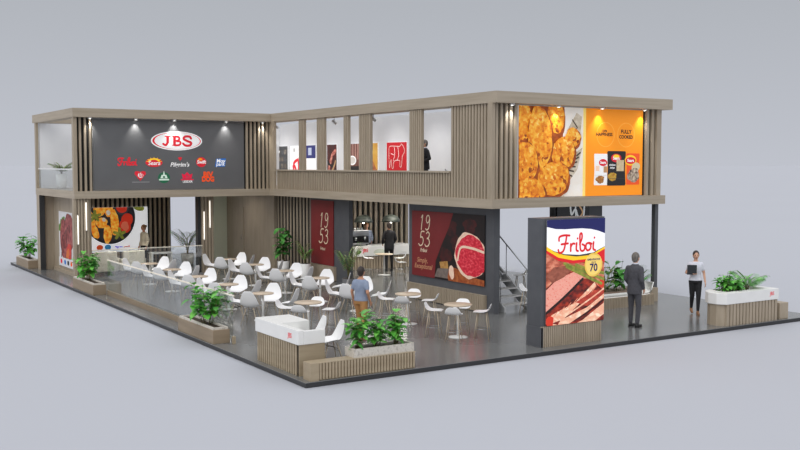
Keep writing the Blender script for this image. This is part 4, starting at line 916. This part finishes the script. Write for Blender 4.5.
TEEG = mat('blue_grey_tee', srgb(136,148,172), .9, noise=((12,12,12), srgb(150,162,184), None, 4)); CHINO = mat('tan_chino', srgb(172,124,74), .9, noise=((12,12,12), srgb(186,138,88), None, 4))
SUITG = mat('grey_suit', srgb(74,74,79), .9, noise=((20,20,20), srgb(84,84,90), None, 4)); SHIRTW = mat('pale_shirt', srgb(218,220,232), .85, noise=((12,12,12), srgb(228,230,240), None, 4)); SHIRTB = mat('pale_blue_shirt', srgb(180,190,212), .85); CREAMT = mat('cream_top', srgb(222,212,192), .9)
TANS = mat('tan_shoe', srgb(150,110,80), .6); BLKS = mat('black_shoe', srgb(22,22,24), .4)
person('man in blue grey t-shirt and tan trousers seen from behind near corner planter', (3.1,3.3,0), math.radians(22), 1.68, 'm', SKIN2, HDARK, TEEG, CHINO, TANS,
       dict(kl=(.08,.1,.5),al=(.02,.1,.09),kr=(.0,-.1,.5),ar=(-.12,-.1,.09),er=(-.06,-.25,1.15),wr=(.08,-.22,.93)), short=True)
person('man in grey suit seen from behind beside the lit totem', (9.71,1.25,0), math.radians(12), 1.84, 'm', SKIN, HGREY, SUITG, SUITG, BLKS,
       dict(el=(-.03,.225,1.13),wl=(.13,.17,.93),er=(-.06,-.225,1.13),wr=(.08,-.19,.91),lean=.03,al=(.02,.11,.09),ar=(-.03,-.1,.09)), coat=True, collar=SHIRTW)
person('woman in pale shirt and black trousers walking with dark folder beside white counter', (12.66,1.9,0), math.radians(230), 1.70, 'f', SKIN, HDARK, SHIRTW, BLACKM, TANS,
       dict(kl=(.1,.07,.5),al=(.17,.05,.09),kr=(-.02,-.08,.5),ar=(-.2,-.07,.14),tr=.04,er=(-.05,-.24,1.14),wr=(.16,-.1,1.13),el=(-.04,.23,1.14),wl=(.06,.25,.9)), short=True)
r = thing('folder', 'dark closed folder held against the chest by the walking woman', 'folder', (12.66,1.9,0), math.radians(230))
b = MB(); b.box(.185,.21,-.25,.0,1.08,1.34,mat('folder_black',srgb(40,44,50),.5)); b.build('cover', r, .004); b = MB(); b.box(.188,.207,-.245,.004,1.085,1.335,INKW); b.build('pages', r)
person('man in black suit standing at the bar counter seen from behind', (11.4,15.45,0), math.radians(75), 1.83, 'm', SKIN2, HDARK, BLACKM, BLACKM, BLKS, dict(wl=(.16,.2,.98),wr=(.14,-.2,.98)), coat=True)
person('bartender in pale blue shirt behind the bar counter beside espresso machine', (11.55,17.4,0), math.radians(250), 1.72, 'm', SKIN, HGING, SHIRTB, BLACKM, BLKS, dict(wl=(.2,.18,1.02),wr=(.2,-.14,1.02)))
person('man in black suit standing in the upper gallery window', (9.15,9.68,ZB1+.004), math.radians(165), 1.66, 'm', SKIN, HGREY, BLACKM, BLACKM, BLKS, dict(wl=(.18,.14,1.02),el=(-.06,.27,1.14)), coat=True, collar=SHIRTW)
person('person in cream top and dark trousers standing before the bright screen', (3.85,21.2,0), math.radians(200), 1.70, 'f', SKIN2, HBROWN, CREAMT, BLACKM, BLKS, dict(), bun=True)

# ------------------------------------------------------------------ light, world, camera
wd = bpy.data.worlds.new('World'); S.world = wd; wd.use_nodes = True; nt = wd.node_tree; bg = nt.nodes['Background']
tc = nt.nodes.new('ShaderNodeTexCoord'); sp = nt.nodes.new('ShaderNodeSeparateXYZ'); cr = nt.nodes.new('ShaderNodeValToRGB')
nt.links.new(tc.outputs['Generated'], sp.inputs[0]); nt.links.new(sp.outputs['Z'], cr.inputs['Fac']); nt.links.new(cr.outputs['Color'], bg.inputs['Color'])
e = cr.color_ramp.elements; e[0].position = 0.0; e[0].color = (.520,.540,.597,1); e[1].position = 1.0; e[1].color = (1.0,1.0,1.02,1)
x = e.new(.16); x.color = (.440,.462,.502,1); x = e.new(.3); x.color = (.75,.76,.79,1)
bg.inputs['Strength'].default_value = 1.0
l = bpy.data.lights.new('key_light', 'SUN'); l.energy = .9; l.angle = math.radians(50); l.color = (1,.98,.95)
o = bpy.data.objects.new('key_light', l); C.objects.link(o); o.rotation_euler = Vector((.75,.5,-.8)).to_track_quat('-Z','Y').to_euler()

cam = bpy.data.cameras.new('camera'); co = bpy.data.objects.new('camera', cam); C.objects.link(co); S.camera = co
cam.sensor_width = 36; cam.lens = 983.8/800*36; cam.clip_end = 20000
yaw, pitch = math.radians(57.54857), math.radians(3.49887)
f = Vector((cos(yaw)*cos(pitch), sin(yaw)*cos(pitch), -sin(pitch)))
co.location = (-8.114,-15.999,4.0); co.rotation_euler = f.to_track_quat('-Z','Y').to_euler()
vs = S.view_settings; vs.view_transform = 'Standard'; vs.look = 'None'; vs.gamma = 1; vs.use_curve_mapping = False; vs.exposure = 0
S.cycles.max_bounces = 8; S.cycles.transparent_max_bounces = 16
